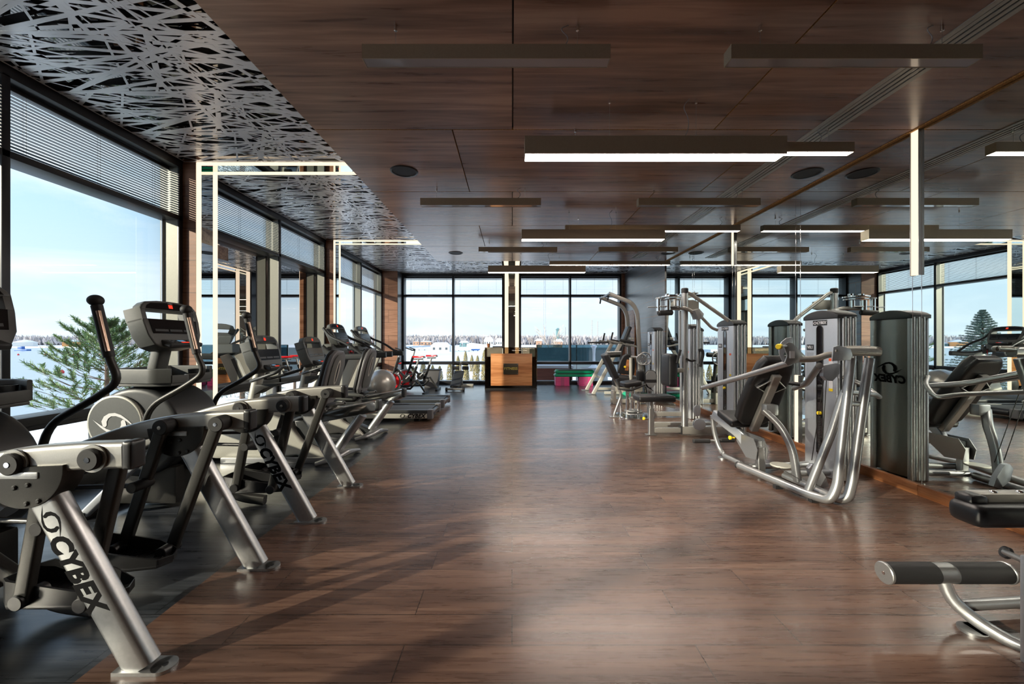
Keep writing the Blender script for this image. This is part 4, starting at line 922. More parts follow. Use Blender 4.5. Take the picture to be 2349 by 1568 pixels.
# ---------------- chest press nearest the mirror joint
m1 = thing('chest_press_machine', (2.45, 3.5, 0), 'large silver chest press machine with black seat, yellow knobs and tall looped tubes', 'exercise machine', 'strength machines along the mirror')
tower(m1, 3.518, 3.91, 2.915, 3.065)
def P3(px, py, Y, dz=0): v = P(px, py, Y); v.z += dz; return tuple(v)
# base loop rising into the lever frame
T(m1, 'base_loop', [(2.20, 3.80, .055), (2.345, 3.10, .045), (2.385, 2.94, .06), (2.43, 2.93, .17), P3(1935, 980, 2.96), P3(1953, 822, 3.0)], .0335, 'silver_paint', .14, 20)
T(m1, 'base_loop', [(2.47, 3.55, .04), (2.50, 3.05, .04), (2.53, 2.96, .06), (2.575, 2.97, .18), P3(1975, 960, 2.98), P3(1995, 822, 3.02)], .0335, 'silver_paint', .14, 20)
T(m1, 'lever_strut', [P3(1853, 1128, 3.12), P3(1908, 990, 3.05), P3(1936, 900, 3.0)], .030, 'silver_paint', .05, 16)
T(m1, 'cross_tube', [P3(1942, 925, 2.98), P3(1980, 926, 3.0)], .019, 'silver_paint', 0)
b = B(); b.sweep([P3(1930, 805, 3.02), P3(2014, 806, 3.02)], rrect(.072, .07, .026), (0, 0, 1)); tb = O('top_beam', b, 'warm_silver', m1)
T(m1, 'end_tube', [P3(2016, 802, 2.99), P3(1995, 799, 3.12), P3(1940, 799, 3.14)], .022, 'warm_silver', .05)
b = B(); b.prism([(2.42, 1.105), (2.43, 1.21), (2.475, 1.225), (2.56, 1.195), (2.575, 1.15), (2.56, 1.115)], 'xz', 2.965, 2.975, .002); pl = O('side_plate', b, 'blue_silver', m1)
b = B(); b.lathe((2.452, 2.960, 1.185), (0, 1, 0), [(0, .008), (.006, .012)], 14); O('plate_bolt', b, 'chrome', pl)
T(m1, 'upper_arm', [P3(1942, 815, 3.03), P3(1900, 812, 3.02), P3(1873, 823, 3.02), P3(1830, 824, 3.03)], .024, 'warm_silver', .05)
b = B(); q = [(1797, 792), (1808, 785), (1816, 786), (1846, 815), (1846, 822), (1835, 830), (1818, 834), (1806, 838), (1800, 830), (1805, 815)]
b.prism([((x-1174.5)*3.02/900, CAM_H-(y-784)*3.02/900) for x, y in q], 'xz', 3.015, 3.025, .002); bp_ = O('range_bracket', b, 'silver_paint', m1)
b = B(); q = [(1787, 812), (1786, 797), (1792, 784), (1803, 775), (1816, 773), (1818, 785), (1812, 792), (1797, 812), (1802, 830), (1795, 830)]
b.prism([((x-1174.5)*3.06/900, CAM_H-(y-784)*3.06/900) for x, y in q], 'xz', 3.055, 3.063, .002); O('range_disc', b, 'blue_silver', m1)
b = B(); b.cyl(P3(1789, 794, 2.94), P3(1804, 793, 3.03), .010, 12); kn = O('knob_shaft', b, 'steel', m1)
b = B(); b.cyl(P3(1785, 795, 2.92), P3(1790, 794, 2.94), .021, 20, bev=.004); O('yellow_knob', b, 'yellow', kn)
b = B(); b.box(*[c for c in (P3(1812, 0, 3.01)[0], P3(1823, 0, 3.01)[0])], 3.008, 3.0145, 1.125, 1.18); wl = O('warning_label', b, 'label_white', bp_)
T(m1, 'press_arm', [P3(1612, 889, 4.22), P3(1700, 865, 3.55), P3(1812, 831, 3.03)], .0245, 'silver_paint', .1, 18)
T(m1, 'press_arm', [P3(1822, 890, 3.98), P3(1850, 880, 3.5), P3(1880, 838, 3.05)], .0245, 'silver_paint', .1, 18)
T(m1, 'press_grip', [P3(1810, 878, 3.75), P3(1842, 882, 3.62)], .018, 'rubber', 0)
b = B(); q = [(1884, 838), (1912, 832), (1924, 834), (1922, 856), (1906, 873), (1893, 872), (1884, 862)]
b.prism([((x-1174.5)*3.12/900, CAM_H-(y-784)*3.12/900) for x, y in q], 'xz', 3.10, 3.14, .004); O('cam_plate', b, 'blue_silver', m1)
b = B(); b.tube([P3(1890, 868, 3.14), P3(1862, 1055, 3.30)], .003, 6); b.tube([P3(1896, 868, 3.16), P3(1884, 1060, 3.3)], .003, 6); O('cable', b, 'gunmetal', m1)
b = B(); q = [(1850, 1072), (1858, 1062), (1870, 1063), (1888, 1090), (1896, 1112), (1880, 1118), (1858, 1100)]
b.prism([((x-1174.5)*3.30/900, CAM_H-(y-784)*3.30/900) for x, y in q], 'xz', 3.27, 3.31, .004); O('pulley_guard', b, 'blue_silver', m1)
T(m1, 'tower_base_tube', [(2.50, 3.58, .05), (3.0, 3.62, .05)], .028, 'silver_paint', 0)
T(m1, 'tower_base_tube', [(2.30, 3.78, .05), (2.92, 3.86, .05)], .028, 'silver_paint', 0)
T(m1, 'hand_bar', [(2.60, 3.08, .86), (2.98, 3.22, .82), (3.10, 3.30, .78), (3.06, 3.42, .88), (2.95, 3.50, .94)], .019, 'steel', .05)
b = B(); b.cyl((2.19, 3.825, .055), (2.205, 3.79, .055), .033, 20, bev=.004); O('tube_cap', b, 'rubber', m1)
# seat side
T(m1, 'front_leg', [P3(1634, 952, 4.30), P3(1640, 1000, 4.30), P3(1656, 1042, 4.22), P3(1700, 1063, 3.84)], .024, 'silver_paint', .14, 16)
b = B(); b.cyl((2.27, 4.22, 0), (2.27, 4.22, .012), .05, 24); b.box(2.27, 2.34, 4.18, 4.26, 0, .012); O('foot_plate', b, 'steel', m1)
b = B(); b.cyl(P3(1590, 1011, 4.30), P3(1628, 1011, 4.30), .024, 18, bev=.003); O('foot_grip', b, 'rubber', m1)
b = B(); b.cyl(P3(1652, 1009, 4.30), P3(1684, 1009, 4.30), .024, 18, bev=.003); O('foot_grip', b, 'rubber', m1)
T(m1, 'foot_bar', [P3(1626, 1011, 4.30), P3(1655, 1009, 4.30)], .014, 'steel', 0)
b = B(); b.sweep([(2.20, 4.28, .465), (2.31, 3.98, .32), (2.37, 3.84, .16)], rrect(.05, .10, .012), (0, 0, 1), .05); sr = O('seat_rail', b, 'blue_silver', m1)
b = B(); b.prism([(3.70, .14), (3.86, .12), (4.02, .24), (4.02, .33), (3.74, .33), (3.68, .24)], 'yz', 2.30, 2.305, 0); b.prism([(3.70, .14), (3.86, .12), (4.02, .24), (4.02, .33), (3.74, .33), (3.68, .24)], 'yz', 2.40, 2.405, 0); b.box(2.305, 2.40, 3.76, 3.90, .2, .3, .01); O('seat_carrier', b, 'silver_paint', m1)
b = B(); b.cyl((2.245, 4.02, .27), (2.28, 4.02, .27), .009, 10); b.cyl((2.225, 4.02, .27), (2.245, 4.02, .27), .020, 18, bev=.003); O('yellow_knob', b, 'yellow', m1)
b = B(); b.sweep([(2.36, 3.74, .25), (2.37, 3.74, .02)], rrect(.07, .06, .012), (0, 1, 0)); O('seat_post', b, 'steel', m1)
padbox(m1, 'seat_cushion', (2.38, 4.06, .46), (.38, .30, .075), math.radians(14), 0, 0, .034)
M = Matrix.Translation((2.39, 3.73, .78)) @ Matrix.Rotation(math.radians(31), 4, 'X')
bo = [(-.10, -.39), (.10, -.39), (.165, -.33), (.185, -.15), (.175, .15), (.155, .32), (.11, .39), (-.11, .39), (-.155, .32), (-.175, .15), (-.185, -.15), (-.165, -.33)]
b = B(); b.prism(bo, 'xz', -.05, .05, .038, 4, M); bk = O('back_cushion', b, 'vinyl_pad', m1)
b = B(); b.sweep([M @ V((-.0, -.075, -.42)), M @ V((0, -.075, .24))], rrect(.075, .05, .01), (0, 1, 0)); O('back_post', b, 'warm_silver', m1)
for s in (-1, 1):
    b = B(); b.sweep([M @ V((0, -.07, .02)), M @ V((s*.13, -.055, .10)), M @ V((0, -.06, .20))], rrect(.012, .05, .003), (0, 1, 0)); O('back_brace', b, 'steel', m1)
b = B(); b.sweep([P3(1752, 940, 3.60), P3(1787, 972, 3.52), P3(1818, 1026, 3.42), (2.46, 3.38, .05)], rrect(.05, .07, .02), (0, 1, 0), .12); O('rear_strut', b, 'silver_paint', m1)
b = B(); b.box(2.31, 2.42, 3.56, 3.64, .58, .68, .012); O('strut_bracket', b, 'silver_paint', m1)
b = B(); b.cyl((2.44, 3.56, .125), (2.44, 3.56, .14), .085, 30, bev=.004); O('pulley_disc', b, 'champagne_panel', m1)
b = B(); b.tube([(2.38, 3.50, .13), (2.45, 3.32, .08)], .003, 6); O('cable', b, 'gunmetal', m1)
b = B(); b.box(2.24, 2.30, 3.33, 3.37, 0, .03); b.box(2.33, 2.39, 3.05, 3.09, 0, .03); O('floor_shoe', b, 'rubber', m1)

# ---------------- rear delt / fly machine
m2 = thing('fly_machine', (2.3, 5.3, 0), 'fly machine with tall mast, overhead arms and flat black bench seat', 'exercise machine', 'strength machines along the mirror')
tower(m2, 5.113, 5.51, 2.884, 3.04, .63)
Y = 5.28
b = B(); b.box(1.80, 1.93, Y-.045, Y+.045, 0, .012, .003); b.sweep([(1.872, Y, .01), (1.872, Y, .36)], rrect(.068, .06, .01), (0, 1, 0)); b.sweep([(1.872, Y, .34), (1.872, Y, .46)], rrect(.045, .04, .008), (0, 1, 0)); O('seat_post', b, 'steel', m2)
b = B(); b.cyl((1.78, Y-.02, .225), (1.835, Y-.02, .225), .008, 10); k_ = O('knob_shaft', b, 'steel', m2)
b = B(); b.cyl((1.755, Y-.02, .225), (1.78, Y-.02, .225), .021, 18, bev=.003); O('yellow_knob', b, 'yellow', k_)
padbox(m2, 'bench_seat', (1.91, Y, .500), (.49, .30, .080), 0, 0, 0, .036)
b = B(); b.sweep([(1.92, Y, .44), (2.19, Y, .39)], rrect(.06, .055, .018), (0, 1, 0)); O('seat_arm', b, 'warm_silver', m2)
b = B(); b.box(1.91, 2.30, Y-.035, Y+.035, .035, .10, .012); b.box(2.26, 3.0, Y-.045, Y+.045, .02, .12, .012); b.box(2.0, 2.9, 5.55, 5.63, .03, .11, .012); O('base_beam', b, 'warm_silver', m2)
b = B(); b.box(2.255, 2.275, Y-.048, Y+.048, .015, .125, .008); O('beam_cap', b, 'rubber', m2)
b = B(); b.sweep([(2.325, Y, .02), (2.325, Y, 1.92)], rrect(.080, .075, .03), (0, 1, 0)); ms = O('mast', b, 'steel', m2)
b = B(); b.cyl((2.325, Y, 1.90), (2.325, Y, 1.975), .045, 22, bev=.01); O('mast_cap', b, 'rubber', ms)
T(m2, 'overhead_strut', [(2.33, Y, 1.92), (2.40, Y, 1.90), P3(1660, 727, 5.25), P3(1692, 750, 5.2), P3(1695, 760, 5.2)], .024, 'warm_silver', .06)
T(m2, 'swing_tube', [P3(1528, 708, 5.2), P3(1574, 706, 5.2), P3(1597, 720, 5.2), P3(1606, 725, 5.2)], .024, 'warm_silver', .08)
T(m2, 'stay_tube', [P3(1606, 724, 5.25), P3(1633, 752, 5.25), P3(1646, 757, 5.25)], .019, 'warm_silver', .06)
b = B(); b.prism([((x-1174.5)*5.15/900, CAM_H-(y-784)*5.15/900) for x, y in ((1590, 712), (1600, 708), (1611, 720), (1608, 731), (1598, 732))], 'xz', 5.10, 5.26, .006); O('pivot_clamp', b, 'steel', m2)
b = B(); b.prism([((x-1174.5)*5.36/900, CAM_H-(y-784)*5.36/900) for x, y in ((1547, 688), (1588, 688), (1601, 692), (1601, 708), (1590, 711), (1547, 708))], 'xz', 5.33, 5.39, .006); O('cam_housing', b, 'champagne_panel', m2)
b = B(); b.cyl((2.10, 5.2, 1.835), (2.10, 5.2, 1.855), .145, 34, bev=.004); b.cyl((2.10, 5.2, 1.805), (2.10, 5.2, 1.822), .135, 34, bev=.004); b.cyl((2.05, 5.18, 1.86), (2.05, 5.18, 1.885), .03, 18); b.cyl((2.19, 5.18, 1.86), (2.19, 5.18, 1.885), .03, 18); O('top_disc', b, 'chrome', m2)
for xx, z0, z1, r in ((2.045, 1.665, 1.80, .036), (1.925, 1.65, 1.82, .030), (2.19, 1.70, 1.80, .026)):
    b = B(); b.cyl((xx, 5.15, z0), (xx, 5.15, z1), r, 20, bev=.004); O('bearing_sleeve', b, 'chrome', m2)
b = B(); b.cyl((1.925, 5.15, 1.815), (1.925, 5.15, 1.83), .042, 20); b.box(1.92, 2.2, 5.12, 5.19, 1.708, 1.722, .003); b.box(1.78, 1.95, 5.13, 5.17, 1.70, 1.712, .003); O('link_plate', b, 'steel', m2)
b = B(); b.cyl((1.90, 5.10, 1.625), (2.10, 5.14, 1.635), .035, 18, bev=.01); O('roller_pad', b, 'rubber', m2)
b = B(); b.sweep([P3(1602, 726, 5.2), P3(1602, 834, 5.2)], rrect(.05, .045, .02), (0, 1, 0)); b.sweep([P3(1560, 712, 5.45), P3(1560, 815, 5.45)], rrect(.045, .045, .02), (0, 1, 0)); O('hanging_arm', b, 'steel', m2)
T(m2, 'grip', [P3(1603, 803, 5.15), P3(1611, 802, 5.15), P3(1613, 812, 5.15), P3(1606, 841, 5.15)], .019, 'rubber', .03)
T(m2, 'grip', [P3(1561, 802, 5.12), P3(1556, 818, 5.12), P3(1553, 832, 5.12)], .017, 'rubber', .03)
T(m2, 'grip', [P3(1574, 822, 5.22), P3(1584, 828, 5.22), P3(1595, 826, 5.22)], .014, 'rubber', .03)
padbox(m2, 'chest_pad', (2.115, Y, .875), (.125, .30, .44), 0, 0, 0, .05)
b = B(); b.sweep([(2.17, Y, .87), (2.32, Y, .87)], rrect(.07, .06, .012), (0, 0, 1)); O('pad_bracket', b, 'warm_silver', m2)
b = B(); b.prism([((x-1174.5)*5.15/900, CAM_H-(y-784)*5.15/900) for x, y in ell(1595, 940, 8, 13, 20)], 'xz', 5.09, 5.12, .004); b.prism([((x-1174.5)*5.15/900, CAM_H-(y-784)*5.15/900) for x, y in ell(1602, 972, 14, 13, 20)], 'xz', 5.11, 5.15, .004); O('pulley_guard', b, 'blue_silver', m2)
b = B(); b.tube([P3(1583, 708, 5.22), P3(1586, 940, 5.15)], .0025, 6); b.tube([P3(1592, 958, 5.12), P3(1590, 975, 5.12)], .003, 6); O('cable', b, 'gunmetal', m2)

# ---------------- hip machine on a round polished plate
m3 = thing('hip_machine', (2.1, 6.6, 0), 'hip machine standing on a round polished metal plate, with a slanted back pad', 'exercise machine', 'strength machines along the mirror')
tower(m3, 6.35, 6.745, 2.88, 3.03, .60)
T(m3, 'back_post', [(1.70, 6.52, .01), (1.70, 6.52, .05), (1.815, 6.50, .375), (1.53, 6.50, 1.01)], .022, 'silver_paint', .07)
b = B(); b.box(1.62, 1.80, 6.47, 6.57, 0, .014, .004); O('foot_plate', b, 'steel', m3)
padbox(m3, 'back_pad', (1.62, 6.50, .855), (.085, .30, .44), 0, math.radians(-25), 0, .036)
b = B(); b.cyl((2.06, 6.62, 0), (2.06, 6.62, .02), .33, 48, bev=.004); O('round_base', b, 'chrome', m3)
padbox(m3, 'seat_cushion', (1.965, 6.50, .565), (.29, .32, .085), 0, math.radians(-8), 0, .038)
T(m3, 'seat_handle', [(1.74, 6.42, .49), (1.90, 6.36, .46), (2.02, 6.36, .50), (2.16, 6.36, .56)], .017, 'rubber', .05)
T(m3, 'seat_arm', [(1.80, 6.50, .47), (1.95, 6.50, .49)], .022, 'warm_silver', 0)
for x, y, r, z1 in ((1.93, 6.55, .032, .50), (2.03, 6.60, .038, .53), (2.10, 6.52, .026, .30), (1.85, 6.66, .022, .36)):
    b = B(); b.cyl((x, y, .02), (x, y, z1), r, 18, bev=.004); O('column', b, 'chrome', m3)
for z, r in ((.30, .11), (.10, .15), (.055, .17)):
    b = B(); b.cyl((2.03, 6.58, z), (2.03, 6.58, z+.014), r, 30, bev=.003); O('cam_ring', b, 'steel', m3)
T(m3, 'leg_lever', [(2.08, 6.50, .42), (2.20, 6.46, .30), (2.30, 6.46, .06)], .020, 'silver_paint', .06)
T(m3, 'lever_tube', [(1.93, 6.40, .34), (2.16, 6.38, .30)], .030, 'warm_silver', 0)
b = B(); b.box(2.30, 2.95, 6.50, 6.58, .02, .09, .01); O('base_beam', b, 'warm_silver', m3)
b = B(); b.sweep([(2.27, 6.50, .08), (2.275, 6.50, .56)], rrect(.055, .05, .012), (0, 1, 0)); O('disc_post', b, 'silver_paint', m3)
M = Matrix.Translation((2.275, 6.44, .675))
arch = [(-.10, -.10), (.10, -.10), (.10, .02)] + [(.10*math.cos(a), .02+.10*math.sin(a)) for a in [PI*i/14 for i in range(1, 14)]] + [(-.10, .02)]
b = B(); b.prism(arch, 'xz', -.02, .04, .012, 3, M); tp = O('thigh_pad_shell', b, 'black_plastic', m3)
b = B(); b.prism([(x*.84, z*.84+.006) for x, z in arch], 'xz', -.026, -.019, .002, 1, M); O('shell_face', b, 'silver_paint', tp)
b = B(); b.prism([(-.085, -.075), (.085, -.075), (.085, -.04), (-.085, -.04)], 'xz', -.028, -.025, 0, 1, M); O('shell_band', b, 'black_plastic', tp)
b = B(); b.prism([(-.085, -.15), (.05, -.23), (-.05, -.23), (-.095, -.10), (.095, -.10), (.05, -.23)][:3] + [(-.09, -.10)], 'xz', -.01, .02, 0, 1, M); b.prism([(-.09, -.09), (.09, -.09), (.035, -.17), (-.035, -.17)], 'xz', -.022, .0, .003, 1, M); O('shell_neck', b, 'silver_paint', tp)
padbox(m3, 'thigh_pad', (2.14, 6.55, .69), (.12, .12, .20), 0, 0, 0, .05)

# ---------------- leg machine beside the last tower
m4 = thing('leg_machine', (2.4, 8.0, 0), 'black padded leg machine with holed cam discs beside the furthest weight tower', 'exercise machine', 'strength machines along the mirror')
tower(m4, 7.826, 8.22, 2.84, 2.99, .62)
M = Matrix.Translation((2.30, 7.85, .80)) @ Matrix.Rotation(math.radians(9), 4, 'Y')
bo = [(-.16, -.20), (.16, -.20), (.17, -.12), (.15, .08), (.11, .18), (.04, .215), (-.05, .21), (-.11, .16), (-.15, .06), (-.17, -.12)]
b = B(); b.prism(bo, 'xz', -.04, .04, .03, 4, M); bc = O('back_cushion', b, 'vinyl_pad', m4)
b = B(); b.prism([(-.035, -.12), (.03, -.12), (.035, .10), (-.03, .10)], 'xz', -.047, -.039, .001, 1, M); O('wood_plate', b, 'plinth_wood', bc)
b = B(); b.cyl((2.245, 7.78, .755), (2.245, 7.81, .755), .022, 18, bev=.003); O('yellow_knob', b, 'yellow', m4)
padbox(m4, 'seat_cushion', (2.30, 7.95, .46), (.46, .42, .22), 0, math.radians(5), 0, .05, 'rubber')
b = B(); b.box(2.05, 2.60, 7.80, 8.12, .26, .36, .02); b.box(2.0, 2.85, 7.92, 8.0, .02, .10, .012); O('seat_frame', b, 'champagne_panel', m4)
T(m4, 'leg_lever', [P3(1447, 820, 7.75), P3(1447, 878, 7.75)], .032, 'champagne_panel', 0)
T(m4, 'lever_arm', [P3(1447, 818, 7.75), P3(1468, 820, 7.75)], .024, 'steel', 0)
T(m4, 'roller', [P3(1396, 815, 8.6), P3(1424, 813, 8.6)], .05, 'gunmetal', 0)
T(m4, 'roller_tube', [P3(1392, 808, 8.4), P3(1425, 807, 8.4)], .022, 'steel', 0)
for px, py, r in ((1472, 824, .10), (1479, 822, .12)):
    c = P3(px, py, 7.7)
    b = B()
    for k in range(6):
        a = k*PI/3; b.sweep([(c[0]+.25*r*math.cos(a), c[1], c[2]+.25*r*math.sin(a)), (c[0]+r*math.cos(a), c[1], c[2]+r*math.sin(a))], rrect(.02, .02, .003), (0, 1, 0))
    ring = [(c[0]+r*math.cos(2*PI*i/28), c[1], c[2]+r*math.sin(2*PI*i/28)) for i in range(29)]
    b.tube(ring, .013, 8, caps=False); b.cyl((c[0], c[1]-.02, c[2]), (c[0], c[1]+.02, c[2]), .03, 16); O('cam_disc', b, 'silver_paint', m4)
    c = P3(px, py, 7.95)
T(m4, 'cam_bracket', [P3(1476, 830, 7.8), P3(1482, 900, 7.8)], .03, 'gunmetal', 0)
T(m4, 'side_grip', [P3(1430, 792, 8.2), P3(1424, 822, 8.2)], .016, 'rubber', 0)
for x in (2.06, 2.55):
    b = B(); b.box(x-.03, x+.03, 7.86, 8.06, 0, .27, .01); O('leg', b, 'champagne_panel', m4)

# ---------------- chin-up and dip tower
m5 = thing('pull_up_tower', (2.6, 9.6, 0), 'tall pull-up and dip tower with curved overhead arms by the grey wall', 'exercise machine')
for k, (Yl, fpx) in enumerate(((9.34, 0), (10.16, 0))):
    b = B(); b.sweep([(1.93, Yl, .01), (2.62, Yl, 1.27)], rrect(.085, .06, .012), (0, 1, 0)); lg = O('slanted_leg', b, 'champagne_panel', m5)
    b = B(); b.box(1.80, 2.0, Yl-.06, Yl+.06, 0, .016, .004); O('foot_plate', b, 'steel', lg)
    b = B(); b.sweep([(3.06, Yl, .02), (3.04, Yl, .85), (2.98, Yl, 1.95), (2.86, Yl, 2.18), (2.30, Yl, 2.40)], rrect(.095, .06, .012), (0, 1, 0), .30, k=8); po = O('curved_post', b, 'warm_silver', m5)
    b = B(); b.sweep([(2.25, Yl, 1.29), (2.98, Yl, 1.14)], rrect(.04, .06, .008), (0, 1, 0)); O('dip_arm', b, 'warm_silver', m5)
    b = B(); b.tube([(2.35, Yl, 1.25), (2.40, Yl, 1.48)], .020, 12); O('upright_grip', b, 'rubber', m5)
    b = B(); b.tube([(2.30, Yl, 1.24), (1.96, Yl, 1.23)], .020, 12); O('dip_grip', b, 'rubber', m5)
    b = B(); b.box(2.55, 2.90, Yl-.06, Yl+.06, 1.235, 1.30, .02, 3, Matrix.Translation((2.7, 0, 1.27)) @ Matrix.Rotation(math.radians(11), 4, 'Y') @ Matrix.Translation((-2.7, 0, -1.27))); O('arm_pad', b, 'vinyl_pad', m5)
    b = B(); b.tube([(2.30, Yl, 2.38), (2.28, Yl, 2.24)], .019, 12); O('hanging_grip', b, 'rubber', m5)
    b = B(); b.box(2.2, 3.06, Yl-.035, Yl+.035, .01, .075, .01); O('floor_rail', b, 'champagne_panel', m5)
b = B(); b.tube([(2.31, 9.20, 2.395), (2.31, 10.32, 2.395)], .020, 12); O('pull_up_bar', b, 'steel', m5)
b = B(); b.box(2.82, 2.90, 9.34, 10.16, 1.30, 1.36, .01); b.box(3.0, 3.06, 9.34, 10.16, .35, .42, .01); b.box(2.12, 2.17, 9.34, 10.16, .36, .42, .01); O('cross_member', b, 'warm_silver', m5)
padbox(m5, 'back_pad', (2.78, 9.72, 1.34), (.09, .32, .62), 0, math.radians(22), 0, .04, 'charcoal_plastic')
b = B(); b.box(2.965, 2.975, 9.305, 9.375, 1.55, 1.78); O('warning_label', b, 'label_white', m5)

# ---------------- nearest machine at the picture's edge: padded bench with foot roller
m6 = thing('leg_extension_machine', (2.2, 1.8, 0), 'partly visible machine in the near corner, black thigh pad above a thick foam foot roller', 'exercise machine', 'strength machines along the mirror')
b = B(); b.box(2.024, 2.62, 1.695, 1.835, .435, .532, .04, 5); sc_ = O('thigh_pad', b, 'vinyl_pad', m6)
b = B(); b.box(2.045, 2.13, 1.745, 1.825, .508, .566, .028, 4); O('edge_roll', b, 'vinyl_pad', m6)
b = B(); b.box(2.10, 2.62, 1.76, 1.82, .512, .568, .008); sb = O('pad_bar', b, 'warm_silver', m6)
b = B(); b.ball((2.19, 1.785, .569), .014, (1, 1, .6), 14); O('bar_bolt', b, 'chrome', sb)
b = B(); b.ball((2.31, 1.785, .569), .014, (1, 1, .6), 14); O('bar_bolt', b, 'chrome', sb)
b = B(); b.box(1.992, 2.30, 1.44, 1.54, .0, .418, .006); b.sweep([(2.28, 1.50, .38), (2.42, 1.76, .46)], rrect(.06, .06, .01), (0, 0, 1)); O('front_post', b, 'blue_silver', m6)
b = B(); b.cyl(P3(2306, 1266, 1.66), P3(2350, 1286, 1.55), .012, 14); ks = O('knob_shaft', b, 'steel', m6)
kp = V(P3(2300, 1263, 1.665)); b = B(); b.lathe(kp, (1, -.3, -.45), [(0, .012), (.005, .024), (.018, .025), (.030, .014), (.036, .012)], 22); O('black_knob', b, 'black_plastic', ks)
rz, ry_ = P(2160, 1313, 1.78).z, 1.78
b = B(); b.cyl((1.70, ry_, rz), (1.91, ry_, rz), .0445, 30); O('foam_roller', b, 'rubber', m6)
b = B(); b.cyl((1.99, ry_, rz), (2.235, ry_, rz), .0445, 30); O('foam_roller', b, 'rubber', m6)
b = B(); b.cyl((1.91, ry_, rz), (1.99, ry_, rz), .042, 30); rc = O('roller_core', b, 'steel', m6)
for xa, xb in ((1.685, 1.70), (2.235, 2.247)):
    b = B(); b.cyl((xa, ry_, rz), (xb, ry_, rz), .047, 30, bev=.003); O('roller_cap', b, 'silver_paint', rc)
b = B(); b.lathe((1.6835, ry_, rz), (1, 0, 0), [(0, .007), (.003, .009)], 12); O('cap_bolt', b, 'chrome', rc)
b = B(); b.sweep([P3(2163, 1325, 1.78), P3(2182, 1375, 1.76), P3(2240, 1425, 1.70), P3(2335, 1482, 1.60), (2.16, 1.50, .03)], rrect(.05, .05, .02), (0, 0, 1), .12, k=8); O('curved_support', b, 'silver_paint', m6)
T(m6, 'floor_tube', [(2.03, 1.78, .055), (2.55, 1.82, .055)], .024, 'silver_paint', 0)
b = B(); b.cyl((1.99, 1.695, 0), (1.99, 1.695, .012), .048, 28); b.box(1.99, 2.10, 1.655, 1.735, 0, .012); O('foot_plate', b, 'steel', m6)
# ================================================================== OUTSIDE
b = B()
tp_, bt_ = [(-11, -60), (40, -60), (40, 26), (-11, 26)], [(-17, -66), (60, -66), (60, 50), (-17, 50)]
b._add([(x, y, -.62) for x, y in tp_] + [(x, y, -5.3) for x, y in bt_], [(0,1,2,3), (0,4,5,1), (1,5,6,2), (2,6,7,3), (3,7,4,0)]); struct('ground', b, 'snow_ground')
b = B(); b.prism([(-20, 40), (400, 40), (400, 1200), (-90, 1200), (-90, 240), (-60, 120), (-30, 62)], 'xy', -5.2, -4.0); struct('terrain', b, 'snow_ground')
b = B(); b.box(-1500, 420, -500, 1300, -5.6, -5.0); struct('river', b, 'water')
def at(px, Y, z=0): return ((px-1174.5)*Y/FPX, Y, z)
# far bank across the river
b = B(); b.prism([(-1500, 417), (-380, 417), (-205, 300), (-120, 250), (-100, 1250), (-1500, 1250)], 'xy', -5.3, -3.6); struct('terrain', b, 'snow_ground')
def house(x, y, z, w_, d, h, rh, wall, lb, nwin=3, rot=0, cat='house', over=.5):
    th = thing('house', (x, y, z), lb, cat, 'houses in the snow'); M = Matrix.Translation((x, y, z)) @ Matrix.Rotation(rot, 4, 'Z')
    b = B(); b.box(-w_/2, w_/2, -d/2, d/2, 0, h, 0, 1, M); O('wall', b, wall, th)
    b = B(); o_ = over
    b._add([M @ V(p) for p in ((-w_/2-o_, -d/2-o_, h-.15), (w_/2+o_, -d/2-o_, h-.15), (w_/2+o_, d/2+o_, h-.15), (-w_/2-o_, d/2+o_, h-.15), (-w_/2+d*.28, 0, h+rh), (w_/2-d*.28, 0, h+rh))], [(0,1,5,4),(1,2,5),(2,3,4,5),(3,0,4),(3,2,1,0)]); O('snowy_roof', b, 'snow', th)
    for i in range(nwin):
        u = -w_/2 + w_*(i+.5)/nwin; b = B(); b.box(u-w_*.06, u+w_*.06, -d/2-.06, -d/2+.02, h*.32, h*.72, 0, 1, M); O('window', b, 'dark_window', th)
    return th
# houses on the far bank: seen through the big river window
def hs(px, Y, wpx, h, rh, wall, lb, nw=3, rot=0, z=-4.0):
    house(at(px, Y)[0], Y, z, wpx*Y/FPX, wpx*Y/FPX*.6, h, rh, wall, lb, nw, rot)
hs(166, 440, 44, 5.0, 2.6, 'orange_wall', 'orange house with a snowy roof on the far river bank', 3, math.radians(-48), -3.6)
hs(58, 445, 50, 4.6, 2.8, 'white_wall', 'long white house on the far river bank left of the orange house', 3, math.radians(-48), -3.6)
hs(198, 450, 22, 3.2, 1.2, 'teal_paint', 'low teal shed next to the orange house on the far bank', 2, math.radians(-48), -3.6)
hs(265, 470, 34, 3.2, 2.2, 'white_wall', 'pale building far along the river bank behind the pine', 3, math.radians(-40), -3.6)
hz_ = -4.0
hs(955, 560, 13, 6.0, .4, 'brick_wall', 'small flat brick building far beyond the end window', 2)
hs(978, 575, 24, 5.5, 1.5, 'brick_wall', 'wide brick building behind the boathouse', 3)
hs(1012, 215, 42, 3.2, 1.9, 'white_wall', 'white boathouse with snowy roof beside the window bar', 3)
hs(1065, 430, 20, 4.6, 2.0, 'teal_paint', 'dark pavilion under snow beside the bare trees', 2)
hs(1121, 520, 21, 7.5, 4.2, 'white_wall', 'white villa with gabled roof beside the lit centre column', 4)
hs(1147, 560, 20, 7.0, 3.6, 'white_wall', 'second white villa partly behind the lit centre column', 4)
hs(1280, 240, 19, 5.6, 1.6, 'brick_wall', 'small kiosk with a snowy roof between the bare trees', 1)
hs(1236, 300, 13, 6.2, 1.6, 'brick_wall', 'low kiosk with a snowy roof right of the centre column', 1)
